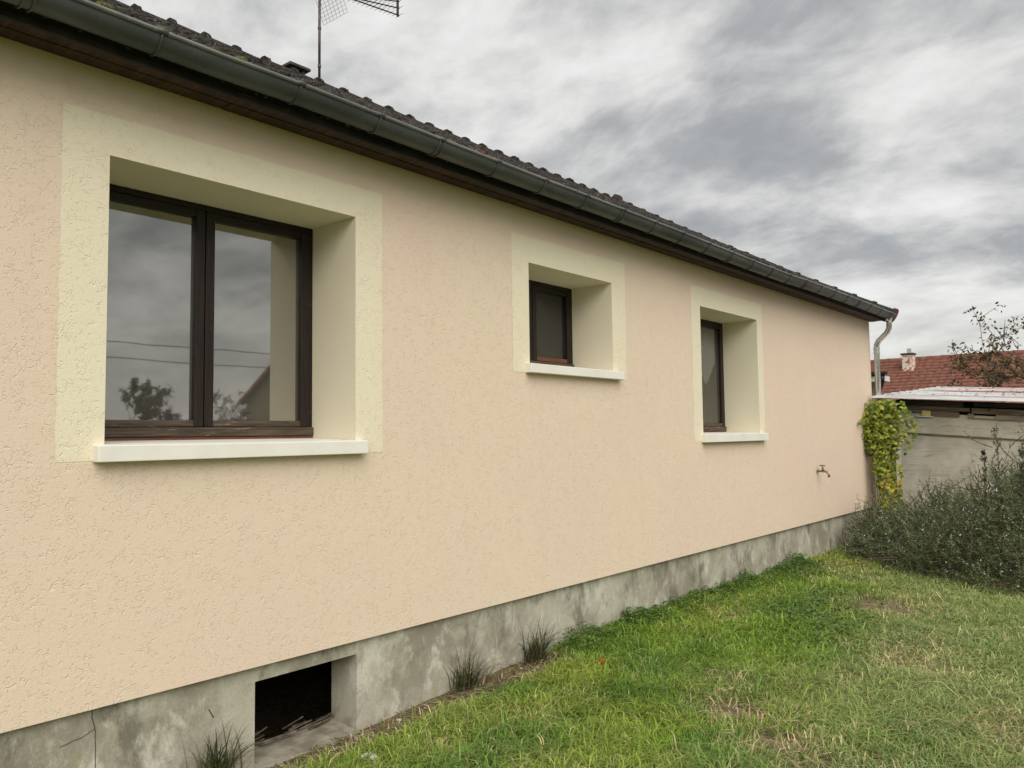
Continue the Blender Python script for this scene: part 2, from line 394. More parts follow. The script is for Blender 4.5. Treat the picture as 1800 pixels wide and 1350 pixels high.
# ------------------------------------------------------------------ mesh helpers
rng = np.random.default_rng(11)
random.seed(5)
WLOC = {}
def empty(name, loc, label=None, cat=None, group=None, parent=None):
    o = bpy.data.objects.new(name, None)
    o.empty_display_size = 0.2
    COL.objects.link(o)
    pl = Vector(WLOC[parent.name]) if parent else Vector((0, 0, 0))
    o.location = Vector(loc) - pl
    if parent:
        o.parent = parent
    WLOC[o.name] = tuple(loc)
    tag(o, label, cat, group)
    return o
def tag(o, label=None, cat=None, group=None, kind=None):
    if label: o['label'] = label
    if cat: o['category'] = cat
    if group: o['group'] = group
    if kind: o['kind'] = kind
    return o
class MB:
    def __init__(s):
        s.v, s.f = [], []
    def add(s, vs, fs):
        k = len(s.v)
        s.v += [tuple(p) for p in vs]
        s.f += [tuple(i + k for i in f) for f in fs]
        return s
    def box(s, x0, x1, y0, y1, z0, z1):
        vs = [(x, y, z) for x in (x0, x1) for y in (y0, y1) for z in (z0, z1)]
        return s.add(vs, [(0, 1, 3, 2), (4, 6, 7, 5), (0, 4, 5, 1), (2, 3, 7, 6), (0, 2, 6, 4), (1, 5, 7, 3)])
    def hexa(s, vs):
        """8 corners: bottom 4 ccw then top 4 ccw"""
        return s.add(vs, [(3, 2, 1, 0), (4, 5, 6, 7), (0, 1, 5, 4), (1, 2, 6, 5), (2, 3, 7, 6), (3, 0, 4, 7)])
    def quad(s, a, b, c, d):
        return s.add([a, b, c, d], [(0, 1, 2, 3)])
    def tube(s, pts, rad, n=8, cap=True):
        pts = [Vector(p) for p in pts]
        if not hasattr(rad, '__len__'):
            rad = [rad] * len(pts)
        ref = Vector((0.31, 0.17, 0.93)).normalized()
        vs = []
        prev = None
        for i, p in enumerate(pts):
            a = pts[min(i + 1, len(pts) - 1)] - pts[max(i - 1, 0)]
            a.normalize()
            if prev is None:
                b = a.cross(ref)
                if b.length < 0.05:
                    b = a.cross(Vector((1, 0, 0)))
            else:
                b = prev - a * prev.dot(a)
            b.normalize()
            prev = b
            c = a.cross(b)
            for k in range(n):
                an = 2 * math.pi * k / n
                vs.append(p + (b * math.cos(an) + c * math.sin(an)) * rad[i])
        fs = []
        for i in range(len(pts) - 1):
            for k in range(n):
                k2 = (k + 1) % n
                fs.append((i * n + k, i * n + k2, (i + 1) * n + k2, (i + 1) * n + k))
        if cap:
            fs.append(tuple(range(n - 1, -1, -1)))
            fs.append(tuple((len(pts) - 1) * n + k for k in range(n)))
        return s.add(vs, fs)
    def blob(s, c, r, seed=0, n=7, m=5, squash=(1, 1, 1), rough=0.2):
        q = random.Random(seed)
        vs = []
        for i in range(m + 1):
            th = math.pi * i / m
            for k in range(n):
                ph = 2 * math.pi * k / n
                rr = r * (1 + q.uniform(-rough, rough)) if 0 < i < m else r
                vs.append((c[0] + rr * math.sin(th) * math.cos(ph) * squash[0], c[1] + rr * math.sin(th) * math.sin(ph) * squash[1], c[2] + rr * math.cos(th) * squash[2]))
        fs = [(i * n + k, (i + 1) * n + k, (i + 1) * n + (k + 1) % n, i * n + (k + 1) % n) for i in range(m) for k in range(n)]
        return s.add(vs, fs)
    def build(s, name, m, parent=None, smooth=False, bevel=0, origin=None):
        me = bpy.data.meshes.new(name)
        off = np.array(WLOC[parent.name]) if parent else np.zeros(3)
        loc = np.array(origin) if origin is not None else off
        me.from_pydata([tuple(np.array(p) - loc) for p in s.v], [], s.f)
        me.materials.append(MATS[m])
        if smooth:
            me.polygons.foreach_set('use_smooth', [True] * len(me.polygons))
        me.update()
        o = bpy.data.objects.new(name, me)
        COL.objects.link(o)
        o.location = tuple(loc - off)
        if parent:
            o.parent = parent
        WLOC[o.name] = tuple(loc)
        if bevel:
            b = o.modifiers.new('bevel', 'BEVEL')
            b.width = bevel
            b.segments = 2
            b.limit_method = 'ANGLE'
        return o
def fast(name, V, F, m, parent=None, col=None, smooth=False):
    V = np.asarray(V, np.float32).reshape(-1, 3)
    F = np.asarray(F, np.int32)
    if parent:
        V = V - np.array(WLOC[parent.name], np.float32)
    me = bpy.data.meshes.new(name)
    k = F.shape[1]
    me.vertices.add(len(V))
    me.vertices.foreach_set('co', V.ravel())
    me.loops.add(F.size)
    me.loops.foreach_set('vertex_index', F.ravel())
    me.polygons.add(len(F))
    me.polygons.foreach_set('loop_start', np.arange(0, F.size, k, dtype=np.int32))
    me.polygons.foreach_set('loop_total', np.full(len(F), k, np.int32))
    if smooth:
        me.polygons.foreach_set('use_smooth', np.ones(len(F), bool))
    me.update(calc_edges=True)
    if col is not None:
        a = me.attributes.new('col', 'FLOAT_COLOR', 'POINT')
        c4 = np.ones((len(V), 4), np.float32)
        c4[:, :3] = col
        a.data.foreach_set('color', c4.ravel())
    me.materials.append(MATS[m])
    o = bpy.data.objects.new(name, me)
    COL.objects.link(o)
    if parent:
        o.parent = parent
        WLOC[o.name] = WLOC[parent.name]
    else:
        WLOC[o.name] = (0, 0, 0)
    return o
_perm = rng.random((64, 64))
def vnoise(x, y, s):
    x = np.asarray(x) * s + 31.7
    y = np.asarray(y) * s + 17.3
    xi, yi = np.floor(x).astype(int), np.floor(y).astype(int)
    fx, fy = x - xi, y - yi
    fx, fy = fx * fx * (3 - 2 * fx), fy * fy * (3 - 2 * fy)
    g = lambda a, b: _perm[a % 64, b % 64]
    return (g(xi, yi) * (1 - fx) + g(xi + 1, yi) * fx) * (1 - fy) + (g(xi, yi + 1) * (1 - fx) + g(xi + 1, yi + 1) * fx) * fy
def fbm(x, y, s):
    return (vnoise(x, y, s) + 0.5 * vnoise(x, y, s * 2.1) + 0.25 * vnoise(x, y, s * 4.3)) / 1.75
def unit(a):
    return a / np.maximum(np.linalg.norm(a, axis=-1, keepdims=True), 1e-9)

# ------------------------------------------------------------------ ground
def gz(x, y):
    x, y = np.asarray(x, float), np.asarray(y, float)
    z = (fbm(x, y, 0.9) - 0.5) * 0.05 + (fbm(x, y, 4.0) - 0.5) * 0.03
    bank = np.exp(-np.clip(x, 0, None) / 0.35) * np.clip((y - 3.2) / 1.6, 0, 1) * 0.05
    dip = np.exp(-np.clip(x - 0.1, 0, None) ** 2 / 0.1) * np.clip(1 - np.abs(y - 2.4) / 1.1, 0, 1) * 0.035
    far = np.clip((np.hypot(x - 2, y - 6) - 12) / 10, 0, 1)
    return (z + bank - dip) * (1 - far) - np.where(x < -0.045, 0.06, 0) - np.where((x < -0.3) & (x > -9.5) & (y > -5) & (y < 12.6), 0.45, 0)
DEAD = [(1.39, 7.9, 0.40, 0.42, 1.3), (0.58, 6.66, 0.22, 0.25, 0.6), (0.40, 9.5, 0.55, 0.8, 0.6), (1.52, 4.49, 0.26, 0.26, 0.92), (1.91, 4.14, 0.28, 0.24, 0.9),
        (2.07, 6.17, 0.32, 0.40, 0.85), (2.21, 3.95, 0.25, 0.2, 0.7), (1.24, 5.05, 0.16, 0.14, 0.6), (1.9, 5.47, 0.16, 0.12, 0.6), (0.55, 3.05, 0.16, 0.12, 0.6), (0.75, 3.6, 0.2, 0.15, 0.4), (2.85, 5.0, 0.2, 0.25, 0.7)]
def bare(x, y):
    b = np.zeros_like(np.asarray(x, float))
    for cx, cy, rx, ry, s in DEAD:
        q = ((x - cx) / rx) ** 2 + ((y - cy) / ry) ** 2
        b = np.maximum(b, s * np.exp(-q * 0.9))
    edge = 0.18 + 0.16 * fbm(x, y, 2.2)
    strip = np.clip((edge - x) / 0.10, 0, 1) * np.clip((4.85 - y) / 0.3, 0, 1)
    b = np.maximum(b, strip * 1.1)
    bush = np.clip((y - (11.0 - 0.85 * x)) / 0.5, 0, 1) * np.clip((x - 0.3) / 0.3, 0, 1)
    b = np.maximum(b, bush * 0.8)
    return b + (fbm(x, y, 3.0) - 0.5) * 0.5
gx = np.unique(np.concatenate([np.linspace(-300, -12, 12), np.linspace(-12, -0.6, 12), np.array([-0.32, -0.29, -0.05, -0.044]), np.arange(0, 5.01, 0.07), np.linspace(5.2, 14, 20), np.linspace(16, 320, 14)]))
gy = np.unique(np.concatenate([np.linspace(-300, -6, 12), np.linspace(-5, 0.8, 20), np.arange(1, 13.6, 0.08), np.linspace(14, 34, 22), np.linspace(38, 420, 16)]))
GX, GY = np.meshgrid(gx, gy, indexing='ij')
V = np.stack([GX, GY, gz(GX, GY)], -1).reshape(-1, 3)
ny = len(gy)
ii, jj = np.meshgrid(np.arange(len(gx) - 1), np.arange(ny - 1), indexing='ij')
a = (ii * ny + jj).ravel()
gcol = np.clip(0.95 - 1.25 * bare(GX, GY), 0, 1).reshape(-1)
gcol = np.where(V[:, 0] < -0.04, 0.0, gcol)
gcol = np.where((np.abs(V[:, 1]) > 16) | (np.abs(V[:, 0]) > 8), 0.8, gcol)
g = fast('ground', V, np.stack([a, a + ny, a + ny + 1, a + 1], 1), 'ground', col=gcol[:, None].repeat(3, 1), smooth=True)
tag(g, 'lawn ground with brown bare soil patches', 'ground', kind='structure')

# ------------------------------------------------------------------ the house
Y0, Y1 = -5.0, 12.82
ZB, ZS = 0.485, 3.29           # bottom of render, soffit level
house = empty('house', (0, 0, 0), 'single storey house with pink beige rendered wall and dark tiled roof', 'house')
WIN = [  # opening y0,y1,z0,z1 ; band y0,y1,z0,z1 ; sill y0,y1,z0,z1
    ((1.53, 2.92, 1.615, 2.915), (1.33, 3.12, 1.545, 3.095), (1.482, 2.968, 1.54, 1.613)),
    ((4.52, 5.63, 2.155, 2.90), (4.33, 5.84, 2.085, 3.095), (4.467, 5.712, 2.083, 2.150)),
    ((7.23, 8.60, 1.615, 2.89), (7.04, 8.75, 1.545, 3.08), (7.19, 8.695, 1.535, 1.616))]
ys = sorted({Y0, Y1} | {v for o, b, s in WIN for v in o[:2]})
zs = sorted({ZB, 3.35} | {v for o, b, s in WIN for v in o[2:]})
m = MB()
for i in range(len(ys) - 1):
    for j in range(len(zs) - 1):
        yc, zc_ = (ys[i] + ys[i + 1]) / 2, (zs[j] + zs[j + 1]) / 2
        if any(o[0] < yc < o[1] and o[2] < zc_ < o[3] for o, b, s in WIN):
            continue
        m.quad((0, ys[i], zs[j]), (0, ys[i + 1], zs[j]), (0, ys[i + 1], zs[j + 1]), (0, ys[i], zs[j + 1]))
m.quad((0, Y0, ZB), (-0.3, Y0, ZB), (-0.3, Y1, ZB), (0, Y1, ZB))
XR, ZR, XE, ZE = -4.59, 6.055, 0.31, 3.335       # ridge line and eave line of the tile bed
XB = 2 * XR
for yy in (Y0, Y1):
    pg = [(0, yy, ZB), (0, yy, 3.35), (XR, yy, ZR - 0.12), (XB, yy, 3.35), (XB, yy, ZB)]
    if yy == Y1:
        m.add(pg, [(0, 4, 3, 2, 1)][::1])
    else:
        m.add(pg, [(0, 1, 2, 3, 4)])
m.quad((XB, Y0, 0), (XB, Y0, 3.35), (XB, Y1, 3.35), (XB, Y1, 0))
m.build('wall', 'stucco_pink', house)

# plinth with the cellar opening
CY0, CY1, CZ0, CZ1 = 2.31, 2.96, 0.0, 0.40
XP, TP = -0.04, 0.23
m = MB()
for (a_, b_, c_, d_) in ((Y0, CY0, -0.6, 0.55), (CY1, Y1 - 0.03, -0.6, 0.55)):
    m.box(XP - TP, XP, a_, b_, c_, d_)
m.box(XP - TP, XP, CY0, CY1, CZ1, 0.55)
m.box(XP - TP, XP - 0.02, CY0, CY1, -0.6, -0.121)
m.box(XB + 0.05, XP - TP, Y1 - 0.28, Y1 - 0.03, -0.25, 0.55)
plinth = m.build('plinth', 'concrete', house)
tag(plinth, 'stained grey concrete plinth')
m = MB().hexa([(XP - TP, CY0, -0.12), (XP + 0.05, CY0, -0.12), (XP + 0.05, CY1, -0.12), (XP - TP, CY1, -0.12),
               (XP - TP, CY0, 0.0), (XP + 0.05, CY0, -0.02), (XP + 0.05, CY1, -0.02), (XP - TP, CY1, 0.0)])
m.build('ledge', 'dusty_concrete', plinth, bevel=0.008)
def ribbon(pts, wd):
    m = MB()
    for i in range(len(pts) - 1):
        (y0, z0), (y1, z1) = pts[i], pts[i + 1]
        dx, dz = y1 - y0, z1 - z0
        L = math.hypot(dx, dz)
        ny_, nz_ = -dz / L * wd / 2, dx / L * wd / 2
        m.add([(XP + 0.0015, y0 - ny_, z0 - nz_), (XP + 0.0015, y1 - ny_ * 0.8, z1 - nz_ * 0.8), (XP + 0.0015, y1 + ny_ * 0.8, z1 + nz_ * 0.8), (XP + 0.0015, y0 + ny_, z0 + nz_)], [(0, 1, 2, 3)])
    return m
def jag(pts, k, am, seed):
    q = random.Random(seed)
    res = []
    for i in range(len(pts) - 1):
        for j in range(k):
            f = j / k
            res.append((pts[i][0] * (1 - f) + pts[i + 1][0] * f + q.uniform(-am, am), pts[i][1] * (1 - f) + pts[i + 1][1] * f + q.uniform(-am, am)))
    return res + [pts[-1]]
ribbon(jag([(1.515, 0.485), (1.52, 0.43), (1.532, 0.39), (1.536, 0.30), (1.538, 0.0)], 5, 0.002, 1), 0.0035).build('crack', 'crack_dark', plinth)
ribbon(jag([(1.53, 0.388), (1.48, 0.368), (1.39, 0.352)], 5, 0.002, 2), 0.0032).build('crack', 'crack_dark', plinth)
ribbon(jag([(2.06, 0.33), (2.085, 0.285)], 3, 0.003, 3), 0.006).build('crack', 'crack_dark', plinth)
# cellar floor litter
m = MB()
q = random.Random(4)
for k in range(26):
    x, y = q.uniform(-0.9, -0.28), q.uniform(2.2, 3.3)
    an = q.uniform(0, 3.14)
    L = q.uniform(0.03, 0.2)
    m.tube([(x, y, -0.46 + q.uniform(0, 0.16)), (x + L * math.cos(an), y + L * math.sin(an), -0.44 + q.uniform(0, 0.2))], q.uniform(0.004, 0.012), 5)
for k in range(22):
    x, y = q.uniform(-0.34, -0.18), q.uniform(2.34, 2.92)
    an = q.uniform(1.0, 2.2)
    L = q.uniform(0.04, 0.22)
    m.tube([(x, y, 0.004 + q.uniform(0, 0.01)), (x + 0.3 * L * math.cos(an), min(y + L * math.sin(an), 2.95), 0.006 + q.uniform(0, 0.03))], q.uniform(0.002, 0.006), 5)
tag(m.build('cellar_debris', 'twig', plinth), kind='stuff')
# hollow interior behind
MB().box(XB + 0.3, -0.35, Y0 + 0.1, Y1 - 0.1, 0.56, 0.62).box(-4.1, -4.0, Y0 + 0.1, Y1 - 0.1, 0.62, 3.3).box(-4.0, -0.52, 3.6, 3.7, 0.62, 3.3).box(-4.0, -0.52, 6.4, 6.5, 0.62, 3.3).box(XB + 0.3, -0.02, Y0 + 0.1, Y1 - 0.1, 3.302, 3.34).build('interior', 'interior', house)

def ring(y0, y1, z0, z1, a0, a1, b0, b1, x0, x1):
    """picture-frame solid: outer y0..z1, inner a0..b1"""
    m = MB()
    m.box(x0, x1, y0, y1, z0, b0)
    m.box(x0, x1, y0, y1, b1, z1)
    m.box(x0, x1, y0, a0, b0, b1)
    m.box(x0, x1, a1, y1, b0, b1)
    return m
for wi, (o, b, s) in enumerate(WIN):
    y0, y1, z0, z1 = o
    xf = 0.0012
    m = MB()
    qb = random.Random(40 + wi)
    def strip(pa, pb):
        """outer edge pa (wavering), inner edge pb, both lists of (y, z)"""
        vs = []
        for (a1, a2) in zip(pa, pb):
            vs += [(xf,) + a1, (xf,) + a2]
        m.add(vs, [(2 * k_, 2 * k_ + 1, 2 * k_ + 3, 2 * k_ + 2) for k_ in range(len(pa) - 1)])
    N = 22
    wob = lambda: qb.uniform(-0.0028, 0.0028)
    zz_ = [b[2] + (z1 - b[2]) * k_ / N for k_ in range(N + 1)]
    lo, ro = [wob() for _ in zz_], [wob() for _ in zz_]
    strip([(b[0] + lo[k_], zz_[k_]) for k_ in range(N + 1)], [(y0, z_) for z_ in zz_])
    strip([(b[1] + ro[k_], zz_[k_]) for k_ in range(N + 1)], [(y1, z_) for z_ in zz_])
    yy_ = [b[0] + lo[N]] + [b[0] + (b[1] - b[0]) * k_ / N for k_ in range(1, N)] + [b[1] + ro[N]]
    strip([(y_, b[3] + wob()) for y_ in yy_], [(y_, z1) for y_ in yy_])
    sur = m.build('window_surround', 'stucco_cream', house)
    tag(sur, 'flat cream painted band')
    XW = -0.50
    m = MB()
    m.quad((xf, y0, b[2]), (XW, y0, b[2]), (XW, y0, z1), (xf, y0, z1))
    m.quad((xf, y1, z1), (XW, y1, z1), (XW, y1, b[2]), (xf, y1, b[2]))
    m.quad((xf, y0, z1), (XW, y0, z1), (XW, y1, z1), (xf, y1, z1))
    m.quad((XW, y0, z0), (xf, y0, z0), (xf, y1, z0), (XW, y1, z0))
    m.build('window_reveal', 'reveal_render', sur)
    # fixed frame
    zb = z0 + 0.03
    fr = ring(y0 + 0.001, y1 - 0.001, zb, z1 - 0.001, y0 + 0.035, y1 - 0.035, zb + 0.05, z1 - 0.035, -0.47, -0.41).build('window', 'frame_wood_h', house, bevel=0.003)
    tag(fr, 'dark brown two-leaf wooden window')
    MB().box(-0.46, -0.392, y0 + 0.002, y1 - 0.002, zb + 0.002, zb + 0.052).build('weather_bar', 'frame_wood_worn', fr, bevel=0.006)
    MB().box(-0.46, -0.40, y0 + 0.002, y1 - 0.002, z0 - 0.005, zb).build('bottom_rail', 'frame_wood_red', fr, bevel=0.003)
    ym = (y0 + y1) / 2 - 0.01
    for side in (0, 1):
        a_, c_ = (y0 + 0.037, ym - 0.003) if side == 0 else (ym + 0.003, y1 - 0.037)
        zl, zh = zb + 0.054, z1 - 0.037
        sw = 0.052
        ia, ic = a_ + sw, c_ - sw
        MB().box(-0.455, -0.402, a_, ia, zl, zh).build('sash_stile', 'frame_wood_v', fr, bevel=0.004)
        MB().box(-0.455, -0.402, ic, c_, zl, zh).build('sash_stile', 'frame_wood_v', fr, bevel=0.004)
        MB().box(-0.454, -0.404, ia, ic, zl, zl + 0.036).build('sash_bottom_rail', 'frame_wood_worn' if wi != 1 else 'frame_wood_red', fr, bevel=0.004)
        MB().box(-0.454, -0.404, ia, ic, zh - 0.04, zh).build('sash_top_rail', 'frame_wood_h', fr, bevel=0.004)
        MB().quad((-0.432, ia, zl + 0.036), (-0.432, ic, zl + 0.036), (-0.432, ic, zh - 0.04), (-0.432, ia, zh - 0.04)).build('pane', ('glass', 'glass_dusty', 'glass_clear')[wi], fr)
    # sill
    sx = 0.06
    MB().hexa([(-0.40, y0 + 0.002, s[2]), (-0.001, y0 + 0.002, s[2]), (-0.001, y1 - 0.002, s[2]), (-0.40, y1 - 0.002, s[2]),
               (-0.40, y0 + 0.002, s[3] + 0.018), (-0.001, y0 + 0.002, s[3] + 0.004), (-0.001, y1 - 0.002, s[3] + 0.004), (-0.40, y1 - 0.002, s[3] + 0.018)])\
        .hexa([(-0.001, s[0], s[2]), (sx, s[0], s[2]), (sx, s[1], s[2]), (-0.001, s[1], s[2]),
               (-0.001, s[0], s[3] + 0.004), (sx, s[0], s[3]), (sx, s[1], s[3]), (-0.001, s[1], s[3] + 0.004)]).build('window_sill', 'sill_white', house, bevel=0.004)
# net curtain behind the third window
m = MB()
for (a_, tip, c_) in ((7.96, 8.28, 8.54),):
    n = 26
    vs = []
    for k in range(n + 1):
        f = k / n
        y = a_ + (c_ - a_) * f
        dz = abs(y - tip) / (c_ - a_)
        zb_ = 2.17 + 0.62 * dz + 0.02 * math.sin(k * 2.2)
        x = -0.478 + 0.010 * math.sin(k * 1.9)
        vs += [(x, y, zb_), (x, y, 2.86)]
    m.add(vs, [(2 * k, 2 * k + 2, 2 * k + 3, 2 * k + 1) for k in range(n)])
cu = m.build('curtain', 'curtain', None, smooth=True, origin=(-0.49, 7.9, 2.86))
tag(cu, 'white net curtain with pointed hem behind the farthest window', 'curtain')

# roof deck
sl = math.atan2(ZR - ZE, XE - XR)
cs, sn = math.cos(sl), math.sin(sl)
YV = Y1 + 0.10
m = MB()
def deck(x, side):
    zz = ZR - (x - XR) * math.tan(sl)
    return (x if side > 0 else 2 * XR - x, zz)
for side in (1, -1):
    xa, za = deck(XR, side)
    xb, zb_ = deck(XE - 0.06, side)
    p = [(xa, Y0 - 0.1, za - 0.10), (xb, Y0 - 0.1, zb_ - 0.06), (xb, Y1 + 0.06, zb_ - 0.06), (xa, Y1 + 0.06, za - 0.10),
         (xa, Y0 - 0.1, za - 0.02), (xb, Y0 - 0.1, zb_ - 0.02), (xb, Y1 + 0.06, zb_ - 0.02), (xa, Y1 + 0.06, za - 0.02)]
    m.hexa(p)
roof = m.build('roof', 'roof_tile', house)
tag(roof, 'dark weathered tile roof with lichen')
# one tile: roll + pan, local frame u (along Y), v (up slope), n
TW, TL = 0.222, 0.335
PROF = [(0.0, 0.004), (0.015, 0.028), (0.045, 0.042), (0.075, 0.030), (0.095, 0.006), (0.16, 0.000), (0.23, 0.006)]
def tile_geo(seed):
    q = random.Random(seed)
    vs, fs = [], []
    n = len(PROF)
    for row, (v, lift) in enumerate(((0.0, 0.020), (0.0, 0.042), (0.12, 0.038), (0.42, 0.012))):
        for (u, h) in PROF:
            vs.append((u, v + (q.uniform(-0.006, 0.006) if row < 2 else 0), (h if row else h * 0.9) + lift + (q.uniform(-0.004, 0.004) if row in (1, 2) else 0)))
    for row in range(3):
        for k in range(n - 1):
            fs.append((row * n + k, row * n + k + 1, (row + 1) * n + k + 1, (row + 1) * n + k))
    return vs, fs
def slope_pt(u, v, h, jit=0):
    # point of the front slope: v measured up from the eave line
    return (XE - v * cs + h * sn, u, ZE + v * sn + h * cs)
tile_meshes = []
for k in range(6):
    vs, fs = tile_geo(k)
    me = bpy.data.meshes.new('roof_tile')
    # local axes: X = along Y world, Y = up slope, Z = normal
    me.from_pydata(vs, [], fs)
    me.materials.append(MATS['roof_tile'])
    me.polygons.foreach_set('use_smooth', [True] * len(fs))
    tile_meshes.append(me)
BASIS = Matrix(((0, -cs, sn), (1, 0, 0), (0, sn, cs)))     # columns: u,v,n in world
NCOL = int((YV - 0.75) / TW)
U0 = YV - NCOL * TW
q = random.Random(8)
for row in range(5):
    for c in range(NCOL):
        ob = bpy.data.objects.new('roof_tile', tile_meshes[q.randrange(6)])
        p = slope_pt(U0 + c * TW, -0.02 + row * TL + q.uniform(-0.008, 0.008), q.uniform(-0.004, 0.006))
        rot = BASIS @ Matrix.Rotation(q.uniform(-0.03, 0.03), 3, 'Z') @ Matrix.Rotation(q.uniform(-0.02, 0.025), 3, 'X')
        mw = rot.to_4x4()
        mw.translation = Vector(p)
        ob.matrix_local = mw
        ob.parent = roof
        COL.objects.link(ob)
# remaining courses and columns as one mesh
VS, FS = [], []
k0 = 0
nrow = int(((XE - XR) / cs) / TL) + 1
for row in range(nrow):
    c_from = -10 if row < 5 else -10
    for c in range(-10, NCOL):
        if row < 5 and c >= 0:
            continue
        vs, fs = tile_geo(q.randrange(6))
        dv, dh = q.uniform(-0.01, 0.01), q.uniform(-0.004, 0.008)
        for (u, v, h) in vs:
            vv = min(-0.02 + row * TL + v + dv, (XE - XR) / cs - 0.02)
            VS.append(slope_pt(U0 + c * TW + u, vv, h + dh))
        FS += [tuple(i + k0 for i in f) for f in fs]
        k0 += len(vs)
tf = fast('tile_field', VS, FS, 'roof_tile', roof, smooth=True)
tag(tf, kind='stuff')
# plain back slope
# ridge tiles
def ridge_geo(seed):
    q = random.Random(seed)
    vs, fs = [], []
    secs = [(0.0, 0.140), (0.05, 0.138), (0.055, 0.108), (0.42, 0.098)]
    n = 9
    for (l, r) in secs:
        for k in range(n):
            an = math.pi * (k / (n - 1)) * 1.06 - 0.03 * math.pi
            rr = r * (1 + q.uniform(-0.03, 0.03))
            vs.append((rr * math.cos(an), l, rr * math.sin(an) * 0.95))
    for i in range(len(secs) - 1):
        for k in range(n - 1):
            fs.append((i * n + k, i * n + k + 1, (i + 1) * n + k + 1, (i + 1) * n + k))
    fs.append(tuple(range(n)))
    return vs, fs
ridge_me = []
for k in range(4):
    vs, fs = ridge_geo(k + 20)
    me = bpy.data.meshes.new('ridge_tile')
    me.from_pydata(vs, [], fs)
    me.materials.append(MATS['roof_tile'])
    ridge_me.append(me)
RSP = 0.385
kmax = int((YV - 3.66) / RSP)
for k in range(-9, kmax + 1):
    ob = bpy.data.objects.new('ridge_tile', ridge_me[k % 4])
    ob.location = (XR, 3.66 + k * RSP + q.uniform(-0.01, 0.01), ZR + 0.0 + q.uniform(-0.006, 0.006) + (0.02 if k == kmax else 0))
    ob.rotation_euler = (q.uniform(-0.015, 0.015), 0, q.uniform(-0.02, 0.02))
    ob.parent = roof
    COL.objects.link(ob)
m = MB()
m.blob((XR, YV + 0.02, ZR + 0.06), 0.15, 3, 9, 6, (1, 0.7, 0.95), 0.12)
m.build('ridge_end_cap', 'roof_tile', roof, smooth=True)
# verge tiles down the gable
VTL = ((XE - XR) / cs) / 17
for row in range(17):
    def vc(v):
        f = v / (17 * VTL)
        return slope_pt(YV, v, 0.035 - 0.05 * math.sin(math.pi * min(max(f, 0), 1)) + 0.0)
    v0 = row * VTL - 0.02
    jit = q.uniform(-0.006, 0.006)
    rs = [0.112 + jit, 0.110 + jit, 0.092, 0.086]
    m = MB().tube([vc(v0), vc(v0 + 0.05), vc(v0 + 0.056), vc(v0 + VTL + 0.03)], rs, 12, cap=row > 0)
    vt = m.build('verge_tile', 'roof_tile', roof, smooth=False)
    if row == 0:
        MB().tube([vc(v0 + 0.012), vc(v0 - 0.004)], [0.113, 0.109], 14).build('verge_end_disc', 'tile_orange', roof)
# moss cushions on the eave tiles
for k, (y, v, r) in enumerate(((1.36, 0.02, 0.034), (1.60, 0.02, 0.028), (1.98, 0.015, 0.030), (3.4, 0.05, 0.018), (2.6, 0.05, 0.016))):
    c = slope_pt(y, v, 0.072)
    mo = MB().blob(c, r, k + 50, 10, 7, (0.9, 1.3, 0.62), 0.12).build('moss_cushion', 'moss', roof, smooth=True)
# underlay of broken mortar and debris along the eave
# soffit boards, fascia
q = random.Random(12)
cuts = [Y0, -1.4, 2.1, 5.3, 8.2, 11.0, Y1 + 0.06]
for xa, xb, zz in ((0.003, 0.098, ZS), (0.102, 0.203, ZS + 0.003)):
    off = q.uniform(-0.8, 0.8)
    cc = [cuts[0]] + [c + off for c in cuts[1:-1]] + [cuts[-1]]
    for i in range(len(cc) - 1):
        MB().box(xa, xb, cc[i] + 0.002, cc[i + 1] - 0.002, zz + q.uniform(0, 0.003), zz + 0.02).build('soffit_board', 'soffit_wood', house, bevel=0.004)
MB().box(0.205, 0.225, Y0, Y1 + 0.07, ZS - 0.012, ZE + 0.0).build('fascia', 'fascia_shadow', house)
# gutter: half round with bead
GCX, GCZ, GR = 0.302, 3.372, 0.070
GY1 = Y1 + 0.05
m = MB()
n = 18
prof = [(GCX + GR * math.cos(math.pi + math.pi * k / n), GCZ + GR * 1.02 * math.sin(math.pi + math.pi * k / n)) for k in range(n + 1)]
prof_in = [(GCX + (GR - 0.003) * math.cos(math.pi + math.pi * k / n), GCZ + (GR * 1.02 - 0.003) * math.sin(math.pi + math.pi * k / n)) for k in range(n + 1)]
nyy = 40
sag = lambda y: 0.004 * math.sin(y * 1.3) + 0.010 * math.sin((y - 5.0) / 7.5 * math.pi) * (-1 if 2 < y < 9 else 0.0)
yy = np.linspace(Y0, GY1, nyy)
vs = []
for y in yy:
    vs += [(x, y, z + sag(y)) for x, z in prof] + [(x, y, z + sag(y)) for x, z in prof_in]
w2 = 2 * (n + 1)
fs = []
for i in range(nyy - 1):
    for k in range(n):
        fs.append((i * w2 + k, i * w2 + k + 1, (i + 1) * w2 + k + 1, (i + 1) * w2 + k))
        fs.append((i * w2 + n + 1 + k + 1, i * w2 + n + 1 + k, (i + 1) * w2 + n + 1 + k, (i + 1) * w2 + n + 1 + k + 1))
m.add(vs, fs)
